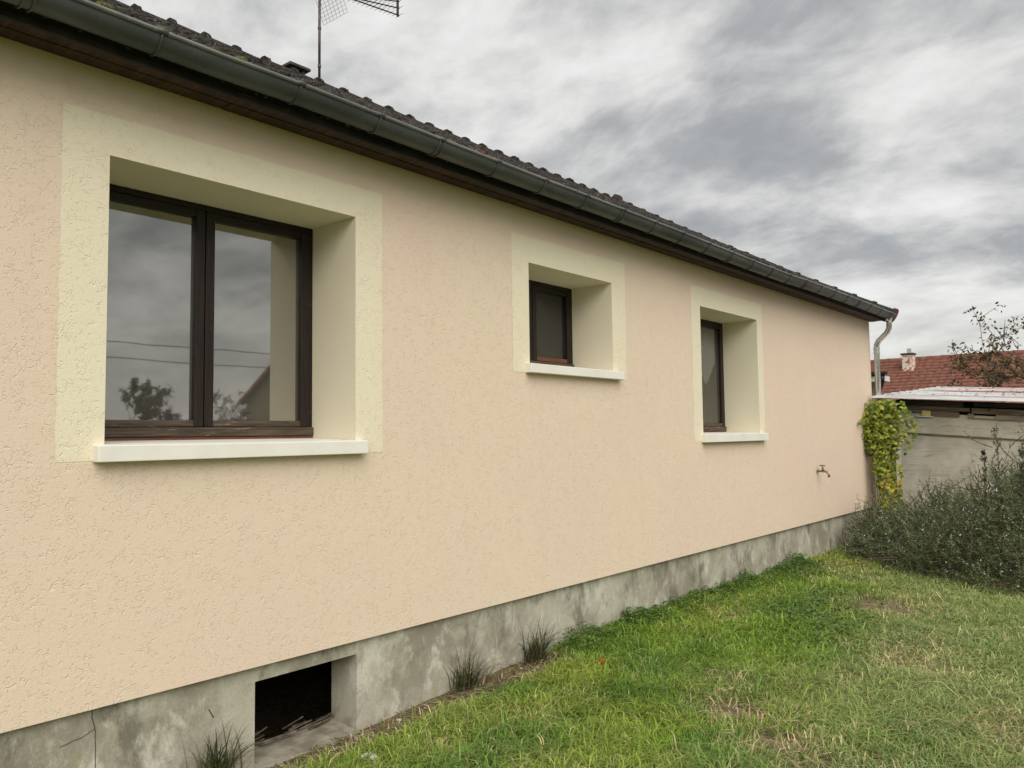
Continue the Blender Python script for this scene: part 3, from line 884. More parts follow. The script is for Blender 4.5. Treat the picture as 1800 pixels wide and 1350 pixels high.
# end stop
m.add([(GCX, GY1, GCZ)] + [(x, GY1, z + sag(GY1)) for x, z in prof], [(0, k + 1, k + 2) for k in range(n)])
gut = m.build('gutter', 'zinc_dark', house, smooth=True)
MB().tube([(GCX + GR + 0.003, y, GCZ + 0.002 + sag(y)) for y in yy], 0.0105, 8).build('gutter_bead', 'zinc_bead', gut, smooth=True)
brk = [0.55, 1.03] + [1.51, 2.18, 2.67, 3.12, 3.60, 4.07, 4.54, 5.02, 5.49, 5.95] + [6.42 + 0.47 * k for k in range(14)]
BS = (3.64 - GCX) / (3.64 - 0.45)
for bi, y in enumerate(brk):
    y = y * BS
    if y > GY1 - 0.03:
        continue
    m = MB()
    for dy in ((-0.018, 0.018) if bi % 4 == 1 else (0.0,)):
        pts = [(GCX + (GR + 0.004) * math.cos(math.pi * (1.12 + 0.86 * k / 12)), y + dy, GCZ + sag(y) + (GR * 1.02 + 0.004) * math.sin(math.pi * (1.12 + 0.86 * k / 12))) for k in range(13)]
        m.tube(pts, 0.0048, 6)
    m.tube([(GCX + GR + 0.003, y - 0.022, GCZ + sag(y) + 0.003), (GCX + GR + 0.003, y + 0.022, GCZ + sag(y) + 0.003)], 0.0135, 8)
    m.build('gutter_bracket', 'zinc_dark', gut, smooth=True)
# downpipe with swan neck at the far corner
pts = [(0.30, 12.76, 3.33), (0.30, 12.765, 3.25)]
cpath = [(0.30, 12.77, 3.22), (0.295, 12.775, 3.16), (0.26, 12.79, 3.10), (0.19, 12.82, 3.045), (0.12, 12.85, 2.99), (0.085, 12.865, 2.93), (0.08, 12.87, 2.86)]
dp = MB().tube(pts + cpath + [(0.08, 12.87, 0.12)], 0.041, 14).build('downpipe', 'zinc_new', house, smooth=True)
for z in (2.86, 2.80, 1.5):
    MB().tube([(0.08, 12.87, z), (0.08, 12.87, z + 0.03)], 0.0465, 14).build('pipe_collar', 'zinc_new', dp)
MB().tube([(0.30, 12.76, 3.36), (0.30, 12.765, 3.27)], [0.055, 0.047], 14).build('gutter_outlet', 'zinc_new', dp, smooth=True)

# chimney behind the ridge
ch = MB()
cx, cy = -5.35, 6.14
ch.box(cx - 0.14, cx + 0.14, cy - 0.11, cy + 0.11, 5.4, 6.46)
chm = ch.build('chimney', 'concrete_dark', house, bevel=0.01)
MB().box(cx - 0.19, cx + 0.19, cy - 0.165, cy + 0.165, 6.56, 6.60).build('chimney_cap', 'concrete_dark', chm, bevel=0.008)
for sx_ in (-1, 1):
    for sy_ in (-1, 1):
        MB().box(cx + sx_ * 0.11 - 0.025, cx + sx_ * 0.11 + 0.025, cy + sy_ * 0.085 - 0.02, cy + sy_ * 0.085 + 0.02, 6.46, 6.56).build('cap_leg', 'concrete_dark', chm)

# ------------------------------------------------------------------ television antenna on the ridge
AX, AY = -4.6, 6.03
ant = empty('television_antenna', (AX, AY, 6.0), 'aerial with grid reflector on a thin rusty mast above the roof ridge', 'antenna')
MB().tube([(AX, AY, 6.0), (AX, AY + 0.0, 7.62)], 0.0175, 8).build('mast', 'metal_dark', ant, smooth=True)
for z in (6.85, 6.35):
    MB().tube([(AX, AY, z), (AX, AY, z + 0.03)], 0.023, 8).build('clamp', 'metal_dark', ant)
HD = Vector((AX, AY + 0.28, 7.44))
MB().box(AX - 0.03, AX + 0.03, AY - 0.02, AY + 0.32, 7.42, 7.46).build('bracket_arm', 'metal_dark', ant)
ends = [(7.39, 7.79), (7.39, 7.69), (7.39, 7.585)]
for (ye, ze) in ends:
    E_ = Vector((AX, ye, ze))
    m = MB().tube([HD, E_], 0.0095, 6)
    bo = m.build('boom', 'metal_dark', ant)
    m = MB()
    for k in range(3, 15):
        p = HD.lerp(E_, k / 14)
        m.tube([p + Vector((-0.075, 0, -0.006)), p + Vector((0.075, 0, 0.006))], 0.0028, 5)
        m.tube([p + Vector((0, -0.01, -0.03)), p + Vector((0, 0.01, 0.03))], 0.0022, 5)
    m.build('element', 'aluminium', bo)
MB().box(AX - 0.012, AX + 0.012, 7.35, 7.375, 7.56, 7.80).build('end_bar', 'metal_dark', ant)
MB().box(AX - 0.05, AX + 0.05, AY + 0.16, AY + 0.30, 7.50, 7.60).build('dipole_box', 'metal_dark', ant, bevel=0.01)
for sgn in (-1, 1):
    m = MB()
    base = Vector((AX, AY + 0.12, 7.44 + 0.05 * sgn))
    e1 = Vector((0.0, 0.07, 0.27 * sgn))
    e1 = Vector((0.22, 0.13, 0.22 * sgn)) if sgn < 0 else Vector((0.22, 0.13, 0.22))
    e2 = Vector((0.30, 0.0, 0.0))
    dA = Vector((0.15, 0.09, -0.34)) if sgn < 0 else Vector((0.15, 0.09, 0.34))
    for k in range(8):
        f = k / 7
        m.tube([base + Vector((-0.25 + 0.5 * f, 0, 0)), base + Vector((-0.25 + 0.5 * f, 0, 0)) + Vector((0, 0.13, 0.30 * sgn))], 0.0022, 4)
        m.tube([base + Vector((-0.25, 0.13 * f, 0.30 * sgn * f)), base + Vector((0.25, 0.13 * f, 0.30 * sgn * f))], 0.0022, 4)
    m.build('grid_reflector', 'aluminium', ant)

# ------------------------------------------------------------------ wall tap
tp = empty('garden_tap', (0.0, 10.34, 1.12), 'small brass outdoor tap on the pink wall near the far corner', 'tap')
TY, TZ = 10.34, 1.12
MB().tube([(0.002, TY, TZ), (0.012, TY, TZ)], 0.026, 12).build('flange', 'zinc_new', tp)
MB().tube([(0.0, TY, TZ), (0.05, TY, TZ), (0.10, TY + 0.0, TZ), (0.135, TY, TZ - 0.012), (0.15, TY, TZ - 0.045), (0.15, TY, TZ - 0.075)], [0.013, 0.013, 0.016, 0.013, 0.013, 0.016], 10).build('spout', 'brass', tp, smooth=True)
MB().tube([(0.075, TY, TZ), (0.075, TY, TZ + 0.035), (0.075, TY, TZ + 0.07)], [0.014, 0.012, 0.008], 10).build('valve_stem', 'brass', tp, smooth=True)
MB().tube([(0.04, TY, TZ + 0.072), (0.11, TY, TZ + 0.072)], 0.008, 8).tube([(0.075, TY - 0.035, TZ + 0.073), (0.075, TY + 0.035, TZ + 0.073)], 0.008, 8).build('handle', 'brass', tp, smooth=True)

# ------------------------------------------------------------------ garden shed
SX0, SX1, SY = 0.36, 4.6, 12.9
SLP = 0.077
def sz(z, x):
    return z - SLP * (x - 0.36)
shed = empty('garden_shed', (2.4, 14.9, 0), 'low wooden shed with grey plywood front and red worn metal roof', 'shed')
def slab(name, x0, x1, z0, z1, ya, yb, m_, par=shed, bevel=0.004, dz0=0, dz1=0):
    mm = MB().hexa([(x0, ya, sz(z0, x0)), (x1, ya, sz(z0, x1) + dz0), (x1, yb, sz(z0, x1) + dz0), (x0, yb, sz(z0, x0)),
                    (x0, ya, sz(z1, x0)), (x1, ya, sz(z1, x1) + dz1), (x1, yb, sz(z1, x1) + dz1), (x0, yb, sz(z1, x0))])
    return mm.build(name, m_, par, bevel=bevel)
# front panels
MB().hexa([(SX0, SY, -0.1), (2.75, SY, -0.1), (2.75, SY + 0.02, -0.1), (SX0, SY + 0.02, -0.1), (SX0, SY, 1.585), (2.75, SY, sz(1.585, 2.75)), (2.75, SY + 0.02, sz(1.585, 2.75)), (SX0, SY + 0.02, 1.585)]).build('plywood_panel', 'plywood', shed)
MB().hexa([(2.76, SY, -0.1), (SX1, SY, -0.1), (SX1, SY + 0.02, -0.1), (2.76, SY + 0.02, -0.1), (2.76, SY, sz(1.585, 2.76)), (SX1, SY, sz(1.585, SX1)), (SX1, SY + 0.02, sz(1.585, SX1)), (2.76, SY + 0.02, sz(1.585, 2.76))]).build('plywood_panel', 'plywood', shed)
slab('plywood_panel', SX0 - 0.01, 2.9, 1.60, 1.90, SY - 0.022, SY - 0.002, 'plywood')
slab('plywood_panel', 2.91, SX1, 1.60, 1.90, SY - 0.022, SY - 0.002, 'plywood')
# sides and back, dark inside
MB().box(SX0 - 0.005, SX0 + 0.02, SY + 0.021, 16.9, -0.1, 2.1).build('side_panel', 'board_grey', shed)
MB().box(SX1 - 0.02, SX1, SY + 0.021, 16.9, -0.1, 1.78).build('side_panel', 'board_grey', shed)
MB().box(SX0, SX1, 16.9, 16.93, -0.1, 1.8).build('back_panel', 'board_grey', shed)
MB().hexa([(SX0, SY + 0.25, 1.5), (SX1, SY + 0.25, 1.2), (SX1, SY + 0.28, 1.2), (SX0, SY + 0.28, 1.5), (SX0, SY + 0.25, 2.10), (SX1, SY + 0.25, 1.78), (SX1, SY + 0.28, 1.78), (SX0, SY + 0.28, 2.10)]).build('dark_backing', 'beam_dark', shed)  # dark sheet put in for the shade behind the lumber gaps
# lumber under the roof
slab('beam', 0.30, 1.22, 2.005, 2.085, SY - 0.05, SY + 0.06, 'beam_dark')
slab('beam', 1.34, SX1, 2.025, 2.085, SY + 0.02, SY + 0.12, 'beam_dark')
slab('plank', 0.30, 1.30, 1.945, 2.003, SY - 0.055, SY + 0.05, 'board_grey', dz1=-0.002)
slab('plank', 1.32, SX1, 1.925, 2.005, SY - 0.05, SY + 0.05, 'board_grey')
slab('block', 0.32, 0.67, 1.905, 1.943, SY - 0.05, SY + 0.04, 'board_grey')
slab('block', 0.80, 1.16, 1.865, 1.942, SY - 0.052, SY + 0.04, 'board_grey')
slab('block', 1.27, 1.345, 1.852, 1.922, SY - 0.05, SY + 0.04, 'board_pale')
slab('plank', 1.345, 1.61, 1.852, 1.866, SY - 0.05, SY + 0.04, 'board_pale')
slab('block', 1.615, 2.5, 1.852, 1.922, SY - 0.053, SY + 0.04, 'board_pale')
slab('block', 2.65, 3.4, 1.852, 1.922, SY - 0.05, SY + 0.04, 'board_grey')
slab('plate', 0.675, 0.795, 1.86, 1.94, SY - 0.058, SY - 0.03, 'yellow_plastic')
slab('strip', 0.60, 0.83, 1.843, 1.858, SY - 0.060, SY - 0.024, 'white_paint')
slab('batten', SX0, 2.9, 1.585, 1.598, SY - 0.026, SY - 0.001, 'board_grey')
# roof sheets, ribs along X
RS = (2.44 - 2.14) / 4.4
def roofz(x, y):
    return 2.14 - 0.068 * (x - 0.07) + RS * (y - 12.6)
for k in range(5):
    ya = 12.57 + k * 0.90
    n = 37
    yv = np.linspace(ya, ya + 0.94, n)
    xv = np.linspace(0.06 - 0.01 * k, 4.9, 14)
    ph = ((yv - 12.57) % 0.45) / 0.45
    rib = np.clip(1 - np.abs(ph - 0.6) / 0.09, 0, 1)
    rib = np.minimum(rib * 1.6, 1)
    X, Yg = np.meshgrid(xv, yv, indexing='ij')
    Z = roofz(X, Yg) + rib[None, :] * 0.016 + 0.004 * k * 0 + (0.003 if k % 2 else 0) + 0.012 * (fbm(X, Yg, 0.8) - 0.5)
    if k == 0:
        Z[:, 0] -= 0.02
    Vv = np.stack([X, Yg, Z], -1).reshape(-1, 3)
    i2, j2 = np.meshgrid(np.arange(13), np.arange(n - 1), indexing='ij')
    aa = (i2 * n + j2).ravel()
    Ff = np.stack([aa, aa + n, aa + n + 1, aa + 1], 1)
    pt = np.exp(-((Yg - 13.12) / 0.16) ** 2) + np.exp(-((Yg - 15.1) / 0.45) ** 2) + 0.8 * np.exp(-((Yg - 16.4) / 0.2) ** 2)
    pt = np.clip(pt * np.clip(0.35 + 0.5 * X, 0.3, 1), 0, 1)
    rc = pt.reshape(-1, 1).repeat(3, 1)
    Vb = Vv.copy(); Vb[:, 2] -= 0.004
    o = fast('roof_sheet', np.concatenate([Vv, Vb]), np.concatenate([Ff, Ff[:, ::-1] + len(Vv)]), 'shed_sheet', shed, col=np.concatenate([rc, rc]))
# bits of leaf litter on the sheets
m = MB()
q = random.Random(33)
for k in range(90):
    x, y = q.uniform(0.15, 3.0), q.uniform(12.62, 16.8)
    z = roofz(x, y) + 0.022
    s_ = q.uniform(0.010, 0.028)
    an = q.uniform(0, 6.28)
    m.quad((x - s_ * math.cos(an), y - s_ * math.sin(an), z), (x + s_ * math.sin(an), y - s_ * math.cos(an), z + 0.012), (x + s_ * math.cos(an), y + s_ * math.sin(an), z + 0.006), (x - s_ * math.sin(an), y + s_ * math.cos(an), z + 0.014))
tag(m.build('leaf_litter', 'bark', shed), kind='stuff')

# ------------------------------------------------------------------ plants
def leaf_cards(P, D, U, L, Wd, fold=0.0):
    """rhombic leaves: base P, direction D, side U, length L, width Wd -> 4 verts, 2 tris"""
    a = P
    b = P + D * (L * 0.45)[:, None] + U * (Wd * 0.5)[:, None]
    c = P + D * L[:, None]
    d = P + D * (L * 0.45)[:, None] - U * (Wd * 0.5)[:, None]
    V = np.stack([a, b, c, d], 1).reshape(-1, 3)
    k = np.arange(len(P)) * 4
    F = np.stack([k, k + 1, k + 2, k + 3], 1)
    return V, F
def rand_dir(n, zlo=-1, zhi=1):
    v = rng.normal(size=(n, 3))
    v[:, 2] = rng.uniform(zlo, zhi, n) * np.linalg.norm(v[:, :2], axis=1)
    return unit(v)
def perp(D):
    r_ = rng.normal(size=D.shape)
    return unit(np.cross(D, r_))

# --- lawn grass
def make_grass(n, xr, yr, wd, hmul, keep_fn):
    x = rng.uniform(*xr, n)
    y = rng.uniform(*yr, n)
    b = bare(x, y)
    keep = rng.random(n) > np.clip(b * 1.15 - 0.2, 0.0, 0.95)
    keep &= keep_fn(x, y)
    x, y, b = x[keep], y[keep], b[keep]
    n = len(x)
    z = gz(x, y) - 0.004
    tuft = fbm(x, y, 1.6)
    t2 = fbm(x + 40, y + 11, 5.5)
    pale = 1 / (1 + np.exp(-((x - 0.13 * (6 - y) - 1.62) * 5.5)))      # right side: paler, longer, lying grass
    pale = np.clip(pale + (fbm(x + 9, y, 1.1) - 0.5) * 0.9, 0, 1)
    h = (0.026 + 0.036 * t2 + 0.026 * tuft) * hmul * rng.uniform(0.55, 1.35, n) * (1 - 0.35 * np.clip(b, 0, 1))
    h *= 1 + 0.55 * (rng.random(n) < 0.06)
    ang = rng.uniform(0, 2 * np.pi, n) * 0.85 + 2 * np.pi * fbm(x + 5, y + 70, 5.5) * 1.4
    flop = rng.random(n) < 0.38
    lean = rng.uniform(0.25, 1.1, n) + 0.3 * pale + flop * rng.uniform(0.5, 1.1, n)
    h = np.where(flop, h * 1.35, h)
    dx, dy = np.cos(ang) * h * lean, np.sin(ang) * h * lean
    w_ = wd * rng.uniform(0.55, 1.65, n)
    sx_, sy_ = -np.sin(ang) * w_ / 2, np.cos(ang) * w_ / 2
    base = np.stack([x, y, z], 1)
    side = np.stack([sx_, sy_, np.zeros(n)], 1)
    mid = base + np.stack([dx * 0.38, dy * 0.38, h * 0.62], 1)
    tip = base + np.stack([dx, dy, h * np.clip(1.0 - 0.30 * lean, 0.22, 1)], 1)
    V = np.stack([base - side, base + side, mid - side * 0.75, mid + side * 0.75, tip], 1).reshape(-1, 3)
    k = np.arange(n) * 5
    F = np.concatenate([np.stack([k, k + 1, k + 3], 1), np.stack([k, k + 3, k + 2], 1), np.stack([k + 2, k + 3, k + 4], 1)])
    green = np.array([0.205, 0.320, 0.042])
    deep = np.array([0.115, 0.225, 0.040])
    lime = np.array([0.270, 0.350, 0.058])
    grey = np.array([0.270, 0.340, 0.130])
    straw = np.array([0.56, 0.48, 0.26])
    m1 = np.clip((fbm(x + 3, y + 8, 0.8) - 0.35) * 3.2, 0, 1)[:, None]
    c = green * (1 - m1) + lime * m1
    m2 = np.clip((fbm(x + 23, y + 38, 1.9) - 0.50) * 5, 0, 1)[:, None] * 0.85
    c = c * (1 - m2) + deep * m2
    c = c * (1 - pale[:, None] * 0.85) + grey * pale[:, None] * 0.85
    ds = (rng.random(n) < np.clip(0.05 + 0.62 * np.clip(b, 0, 1) + 0.08 * pale, 0, 0.9))[:, None]
    c = np.where(ds, straw * rng.uniform(0.6, 1.1, (n, 1)), c)
    c = c * rng.uniform(0.6, 1.5, (n, 1)) * 1.15
    return V, F, np.repeat(c, 5, 0)
inlawn = lambda x, y: (x > 0.0) & (x < 4.3) & (y < 12.8) & ((y < 12.2 - 0.8 * np.clip(x - 0.5, 0, 9)) | (x < 0.6) | (rng.random(len(x)) < 0.35))
parts = [make_grass(125000, (0.0, 4.4), (1.9, 5.6), 0.0055, 1.1, inlawn), make_grass(85000, (0.0, 4.3), (5.6, 8.8), 0.0068, 1.1, inlawn), make_grass(50000, (0.0, 4.2), (8.8, 12.8), 0.008, 0.9, inlawn)]
# a sparse fringe towards and behind the viewer
parts.append(make_grass(26000, (0.1, 7.0), (-1.0, 1.9), 0.007, 1.0, lambda x, y: x < 7))
parts.append(make_grass(30000, (4.3, 8.0), (1.0, 12.5), 0.010, 1.1, lambda x, y: x > 4.2))
VV, FF, CC, k = [], [], [], 0
for v, f, c in parts:
    VV.append(v); FF.append(f + k); CC.append(c); k += len(v)
gr = fast('grass', np.concatenate(VV), np.concatenate(FF), 'grass', col=np.concatenate(CC))
tag(gr, 'patchy green lawn grass with straw coloured dry spots', 'grass', kind='stuff')

# --- clover and weeds along the plinth
n = 17000
y = rng.uniform(4.75, 9.9, n)
wdt = 0.06 + 0.24 * fbm(y * 0 + 3.3, y, 1.3) + 0.10 * np.exp(-((y - 5.1) / 0.3) ** 2) + 0.16 * np.exp(-((y - 9.0) / 0.5) ** 2)
x = -0.02 + np.abs(rng.normal(size=n)) * wdt * 0.9
hh = np.clip(0.105 * (1 - (x / 0.55) ** 2), 0.02, 1) * np.clip(2.2 * fbm(x, y, 2.6) * (0.4 + 1.2 * fbm(x + 3, y, 9.0)) - 0.15, 0.12, 1.5) * np.clip((y - 4.7) / 0.2, 0.2, 1) * np.clip((10.1 - y) / 0.7, 0.15, 1)
z = gz(x, y) + hh * rng.uniform(0.1, 1.15, n)
D = rand_dir(n, -0.25, 0.6)
U = unit(np.cross(D, np.array([0, 0, 1.0]) + 0.5 * rng.normal(size=(n, 3))))
L = rng.uniform(0.012, 0.025, n)
V, F = leaf_cards(np.stack([x, y, z], 1), D, U, L, L * 0.95)
c = np.array([0.080, 0.150, 0.030]) * rng.uniform(0.4, 1.9, (n, 1)) + np.array([0.02, 0.02, 0.0]) * rng.random((n, 1))
tag(fast('clover', V, F, 'foliage', col=np.repeat(c, 4, 0)), 'dark green clover creeping along the foot of the plinth', 'clover', kind='stuff')
n = 2600
x = 1.05 + rng.normal(size=n) * 0.30
y = 7.0 + rng.normal(size=n) * 0.5 + (x - 1.05) * -0.8
P = np.stack([x, y, gz(x, y) + rng.uniform(0.03, 0.075, n)], 1)
D = rand_dir(n, -0.2, 0.4)
U = unit(np.cross(D, np.array([0, 0, 1.0]) + 0.4 * rng.normal(size=(n, 3))))
L = rng.uniform(0.02, 0.04, n)
V, F = leaf_cards(P, D, U, L, L * 0.9)
c = np.array([0.10, 0.165, 0.040]) * rng.uniform(0.6, 1.6, (n, 1))
tag(fast('lawn_weeds', V, F, 'foliage', col=np.repeat(c, 4, 0)), 'broad leaved weeds spreading in the middle of the lawn', 'weeds', kind='stuff')

# --- long grass tufts by the plinth
def tuft(loc, label, nb, h, spread, seed, cold=(0.075, 0.10, 0.045)):
    r_ = np.random.default_rng(seed)
    o = []
    Vs, Fs, Cs = [], [], []
    kk = 0
    for b in range(nb):
        an = r_.uniform(0, 2 * np.pi)
        if math.cos(an) < -0.2 and loc[0] < 0.1:
            an = np.pi - an
        ln = h * r_.uniform(0.5, 1.15)
        le = spread * r_.uniform(0.15, 1.0)
        w_ = r_.uniform(0.005, 0.009)
        bx_, by_ = loc[0] + r_.normal() * 0.03, loc[1] + r_.normal() * 0.05
        sd = np.array([-math.sin(an), math.cos(an), 0]) * w_ / 2
        pts = []
        for s_ in np.linspace(0, 1, 6):
            rad = le * ln * s_ ** 1.7
            zz = ln * (s_ - 0.42 * le * s_ ** 2.6)
            pts.append(np.array([max(bx_ + math.cos(an) * rad, -0.03), by_ + math.sin(an) * rad, loc[2] + zz]))
        for i_, p_ in enumerate(pts):
            f_ = 1 - (i_ / 5) ** 2 * 0.92
            Vs += [p_ - sd * f_, p_ + sd * f_]
        Fs += [(kk + 2 * i_, kk + 2 * i_ + 1, kk + 2 * i_ + 3, kk + 2 * i_ + 2) for i_ in range(5)]
        kk += 12
        cc = np.array(cold) * r_.uniform(0.6, 1.6) if r_.random() > 0.22 else np.array([0.30, 0.25, 0.13]) * r_.uniform(0.6, 1.1)
        Cs += [cc] * 12
    e = empty('grass_tuft', loc, label, 'grass tuft', 'long grass tufts at the plinth')
    fast('blades', Vs, Fs, 'foliage', e, np.array(Cs))
tuft((-0.01, 2.08, -0.02), 'tall grass tuft at the plinth left of the cellar opening', 110, 0.33, 1.1, 1, (0.085, 0.105, 0.035))
tuft((0.03, 3.78, 0.0), 'dark long grass tuft at the plinth, nearer the cellar opening than its neighbour', 110, 0.32, 1.2, 2)
tuft((0.03, 4.50, 0.02), 'dark long grass tuft at the plinth beside the clover edge', 130, 0.35, 1.25, 3)

# --- rosemary
LEAFG = [np.array([0.130, 0.180, 0.070]), np.array([0.240, 0.290, 0.155]), np.array([0.078, 0.125, 0.046])]
def rosemary(name, label, pts, nsp, seed, hfun):
    """pts: list of (x,y,rx,ry,h) mounds; sprigs rise from the mounds"""
    r_ = np.random.default_rng(seed)
    root = empty(name, (float(np.mean([p[0] for p in pts])), float(np.mean([p[1] for p in pts])), 0.0), label, 'shrub', 'rosemary shrubs before the shed')
    stems = MB()
    LP, LD, LU, LL, LW, LC = [], [], [], [], [], []
    FP, FD = [], []
    wts = np.array([p[2] * p[3] * p[4] for p in pts]); wts = wts / wts.sum()
    for s in range(nsp):
        cx, cy, rx, ry, h = pts[r_.choice(len(pts), p=wts)]
        an = r_.uniform(0, 2 * np.pi); rad = math.sqrt(r_.random())
        ox, oy = math.cos(an) * rad, math.sin(an) * rad
        top = h * math.sqrt(max(0.05, 1 - 0.82 * rad * rad)) * r_.uniform(0.72, 1.12)
        shell = r_.random() < 0.62
        z1 = top if shell else top * r_.uniform(0.3, 0.9)
        ln = r_.uniform(0.22, 0.48)
        if r_.random() < 0.14 and rad < 0.85:
            z1 *= r_.uniform(1.10, 1.36)
            ln *= 1.6
            rad *= 0.6
        outw = np.array([ox, oy, 0.0]) * (0.55 + 0.4 * rad) + np.array([0, 0, 1.0]) * (1.05 - 0.75 * rad) + r_.normal(size=3) * 0.28
        outw = outw / np.linalg.norm(outw)
        tip = np.array([cx + ox * rx, cy + oy * ry, max(z1, 0.06)])
        base = tip - outw * ln
        base[2] = max(base[2], 0.015)
        bend = np.array([r_.normal() * 0.05, r_.normal() * 0.05, -0.06 * rad])
        ts = np.linspace(0, 1, 5)
        path = [base + (tip - base) * q_ + bend * 4 * q_ * (1 - q_) for q_ in ts]
        if r_.random() < 0.5:
            stems.tube(path, [0.005, 0.0045, 0.004, 0.003, 0.002], 4, cap=False)
        nl = int(ln * 115)
        q_ = r_.uniform(0.12, 1.0, nl)
        pp = base + (tip - base) * q_[:, None] + bend * (4 * q_ * (1 - q_))[:, None]
        ax = (tip - base) / np.linalg.norm(tip - base)
        rd = r_.normal(size=(nl, 3)); rd -= ax * (rd @ ax)[:, None]; rd = unit(rd)
        dd = unit(rd * 0.85 + ax * r_.uniform(0.35, 0.9, (nl, 1)))
        LP.append(pp); LD.append(dd); LU.append(unit(np.cross(dd, rd + 0.4 * r_.normal(size=(nl, 3)))))
        LL.append(r_.uniform(0.017, 0.032, nl)); LW.append(r_.uniform(0.0050, 0.0085, nl))
        bc = LEAFG[r_.choice(3, p=[0.5, 0.26, 0.24])] * r_.uniform(0.7, 1.35)
        LC.append(np.repeat((bc * r_.uniform(0.7, 1.4, (nl, 1))), 4, 0))
        if r_.random() < 0.22:
            nf = r_.integers(1, 5)
            qf = r_.uniform(0.45, 1.0, nf)
            FP.append(base + (tip - base) * qf[:, None] + r_.normal(size=(nf, 3)) * 0.008)
    V, F = leaf_cards(np.concatenate(LP), np.concatenate(LD), np.concatenate(LU), np.concatenate(LL), np.concatenate(LW))
    fast('foliage', V, F, 'foliage', root, np.concatenate(LC))
    stems.build('stems', 'twig', root)
    fp = np.concatenate(FP)
    D = rand_dir(len(fp)); U = perp(D); L = r_.uniform(0.009, 0.018, len(fp))
    V, F = leaf_cards(fp - D * (L * 0.5)[:, None], D, U, L, L * 0.9)
    V2, F2 = leaf_cards(fp - U * (L * 0.5)[:, None], U, np.cross(D, U), L, L * 0.9)
    fast('flowers', np.concatenate([V, V2]), np.concatenate([F, F2 + len(V)]), 'petal', root)
    return root
rosemary('rosemary_shrub', 'low sprawling rosemary with pale flowers under the ivy at the house corner',
         [(0.55, 11.35, 0.55, 0.75, 0.74), (0.95, 10.75, 0.65, 0.75, 0.64), (0.60, 10.65, 0.45, 0.45, 0.36), (1.15, 11.6, 0.6, 0.7, 0.90), (1.25, 10.1, 0.5, 0.5, 0.42), (0.35, 10.75, 0.3, 0.5, 0.25)], 1900, 1, None)
rosemary('rosemary_shrub', 'large dense flowering rosemary filling the right side before the shed',
         [(1.75, 10.0, 0.70, 0.75, 0.84), (2.30, 10.0, 0.7, 0.9, 1.30), (1.85, 11.1, 0.75, 0.8, 1.18), (2.55, 10.9, 0.8, 0.9, 1.52), (3.2, 10.3, 0.9, 1.0, 1.40), (2.2, 9.35, 0.5, 0.42, 0.50), (3.0, 9.4, 0.7, 0.6, 0.7)], 4100, 2, None)
# bare twigs reaching out of the low shrub
q = random.Random(9)
tw = empty('dry_twigs', (0.55, 10.2, 0.0), 'bare pale twigs sticking out low beside the plinth end', 'twigs')
m = MB()
for k in range(16):
    x, y, z = q.uniform(0.5, 1.3), q.uniform(10.0, 10.7), q.uniform(0.05, 0.25)
    dx, dy, dz = q.uniform(-0.5, -0.1), q.uniform(-0.5, 0.05), q.uniform(-0.02, 0.16)
    m.tube([(x, y, z), (x + dx * 0.5, y + dy * 0.5, z + dz * 0.7), (x + dx, y + dy, z + dz)], [0.006, 0.005, 0.002], 5)
m.build('twig', 'twig', tw)

# --- tall seed-head weeds
def weed(loc, h, label, seed, wid, col):
    r_ = np.random.default_rng(seed)
    root = empty('tall_weed', loc, label, 'weed', 'tall weeds against the shed')
    st = MB()
    top = np.array([loc[0] + r_.normal() * 0.04, loc[1], h])
    base = np.array(loc, float)
    st.tube([base, (base + top) / 2 + np.array([0.02, 0, 0]), top], [0.007, 0.005, 0.002], 5)
    LP, LD, LL = [], [], []
    nb = 34
    for b in range(nb):
        f_ = r_.uniform(0.38, 1.0)
        p0 = base + (top - base) * f_
        ln = wid * (1.15 - f_) * r_.uniform(0.5, 1.2) + 0.02
        an = r_.uniform(0, 6.28)
        dr = np.array([math.cos(an) * 0.6, math.sin(an) * 0.6, 0.9]); dr /= np.linalg.norm(dr)
        p1 = p0 + dr * ln
        st.tube([p0, p1], [0.0025, 0.001], 4, cap=False)
        nl = 16
        qq = r_.uniform(0.1, 1, nl)
        LP.append(p0 + (p1 - p0) * qq[:, None]); dd = unit(dr + r_.normal(size=(nl, 3)) * 0.7); LD.append(dd); LL.append(r_.uniform(0.014, 0.036, nl))
    P, D, L = np.concatenate(LP), np.concatenate(LD), np.concatenate(LL)
    V, F = leaf_cards(P, D, perp(D), L, L * 0.38)
    c = np.array(col) * r_.uniform(0.6, 1.5, (len(P), 1))
    fast('leaves', V, F, 'foliage', root, np.repeat(c, 4, 0))
    st.build('stem', 'twig', root)
weed((1.80, 10.7, 0.3), 1.36, 'thin brown weed spike left of the tall seed-head weed by the shed', 1, 0.10, (0.085, 0.085, 0.05))
weed((1.95, 10.65, 0.3), 1.64, 'tallest brownish seed-head weed standing before the plywood shed front', 2, 0.24, (0.135, 0.105, 0.065))
weed((2.14, 10.55, 0.3), 1.36, 'leafy green weed just right of the tallest seed-head weed', 3, 0.12, (0.08, 0.095, 0.05))
weed((2.24, 10.55, 0.3), 1.46, 'thin weed spike at the right picture edge before the shed', 4, 0.12, (0.085, 0.085, 0.05))

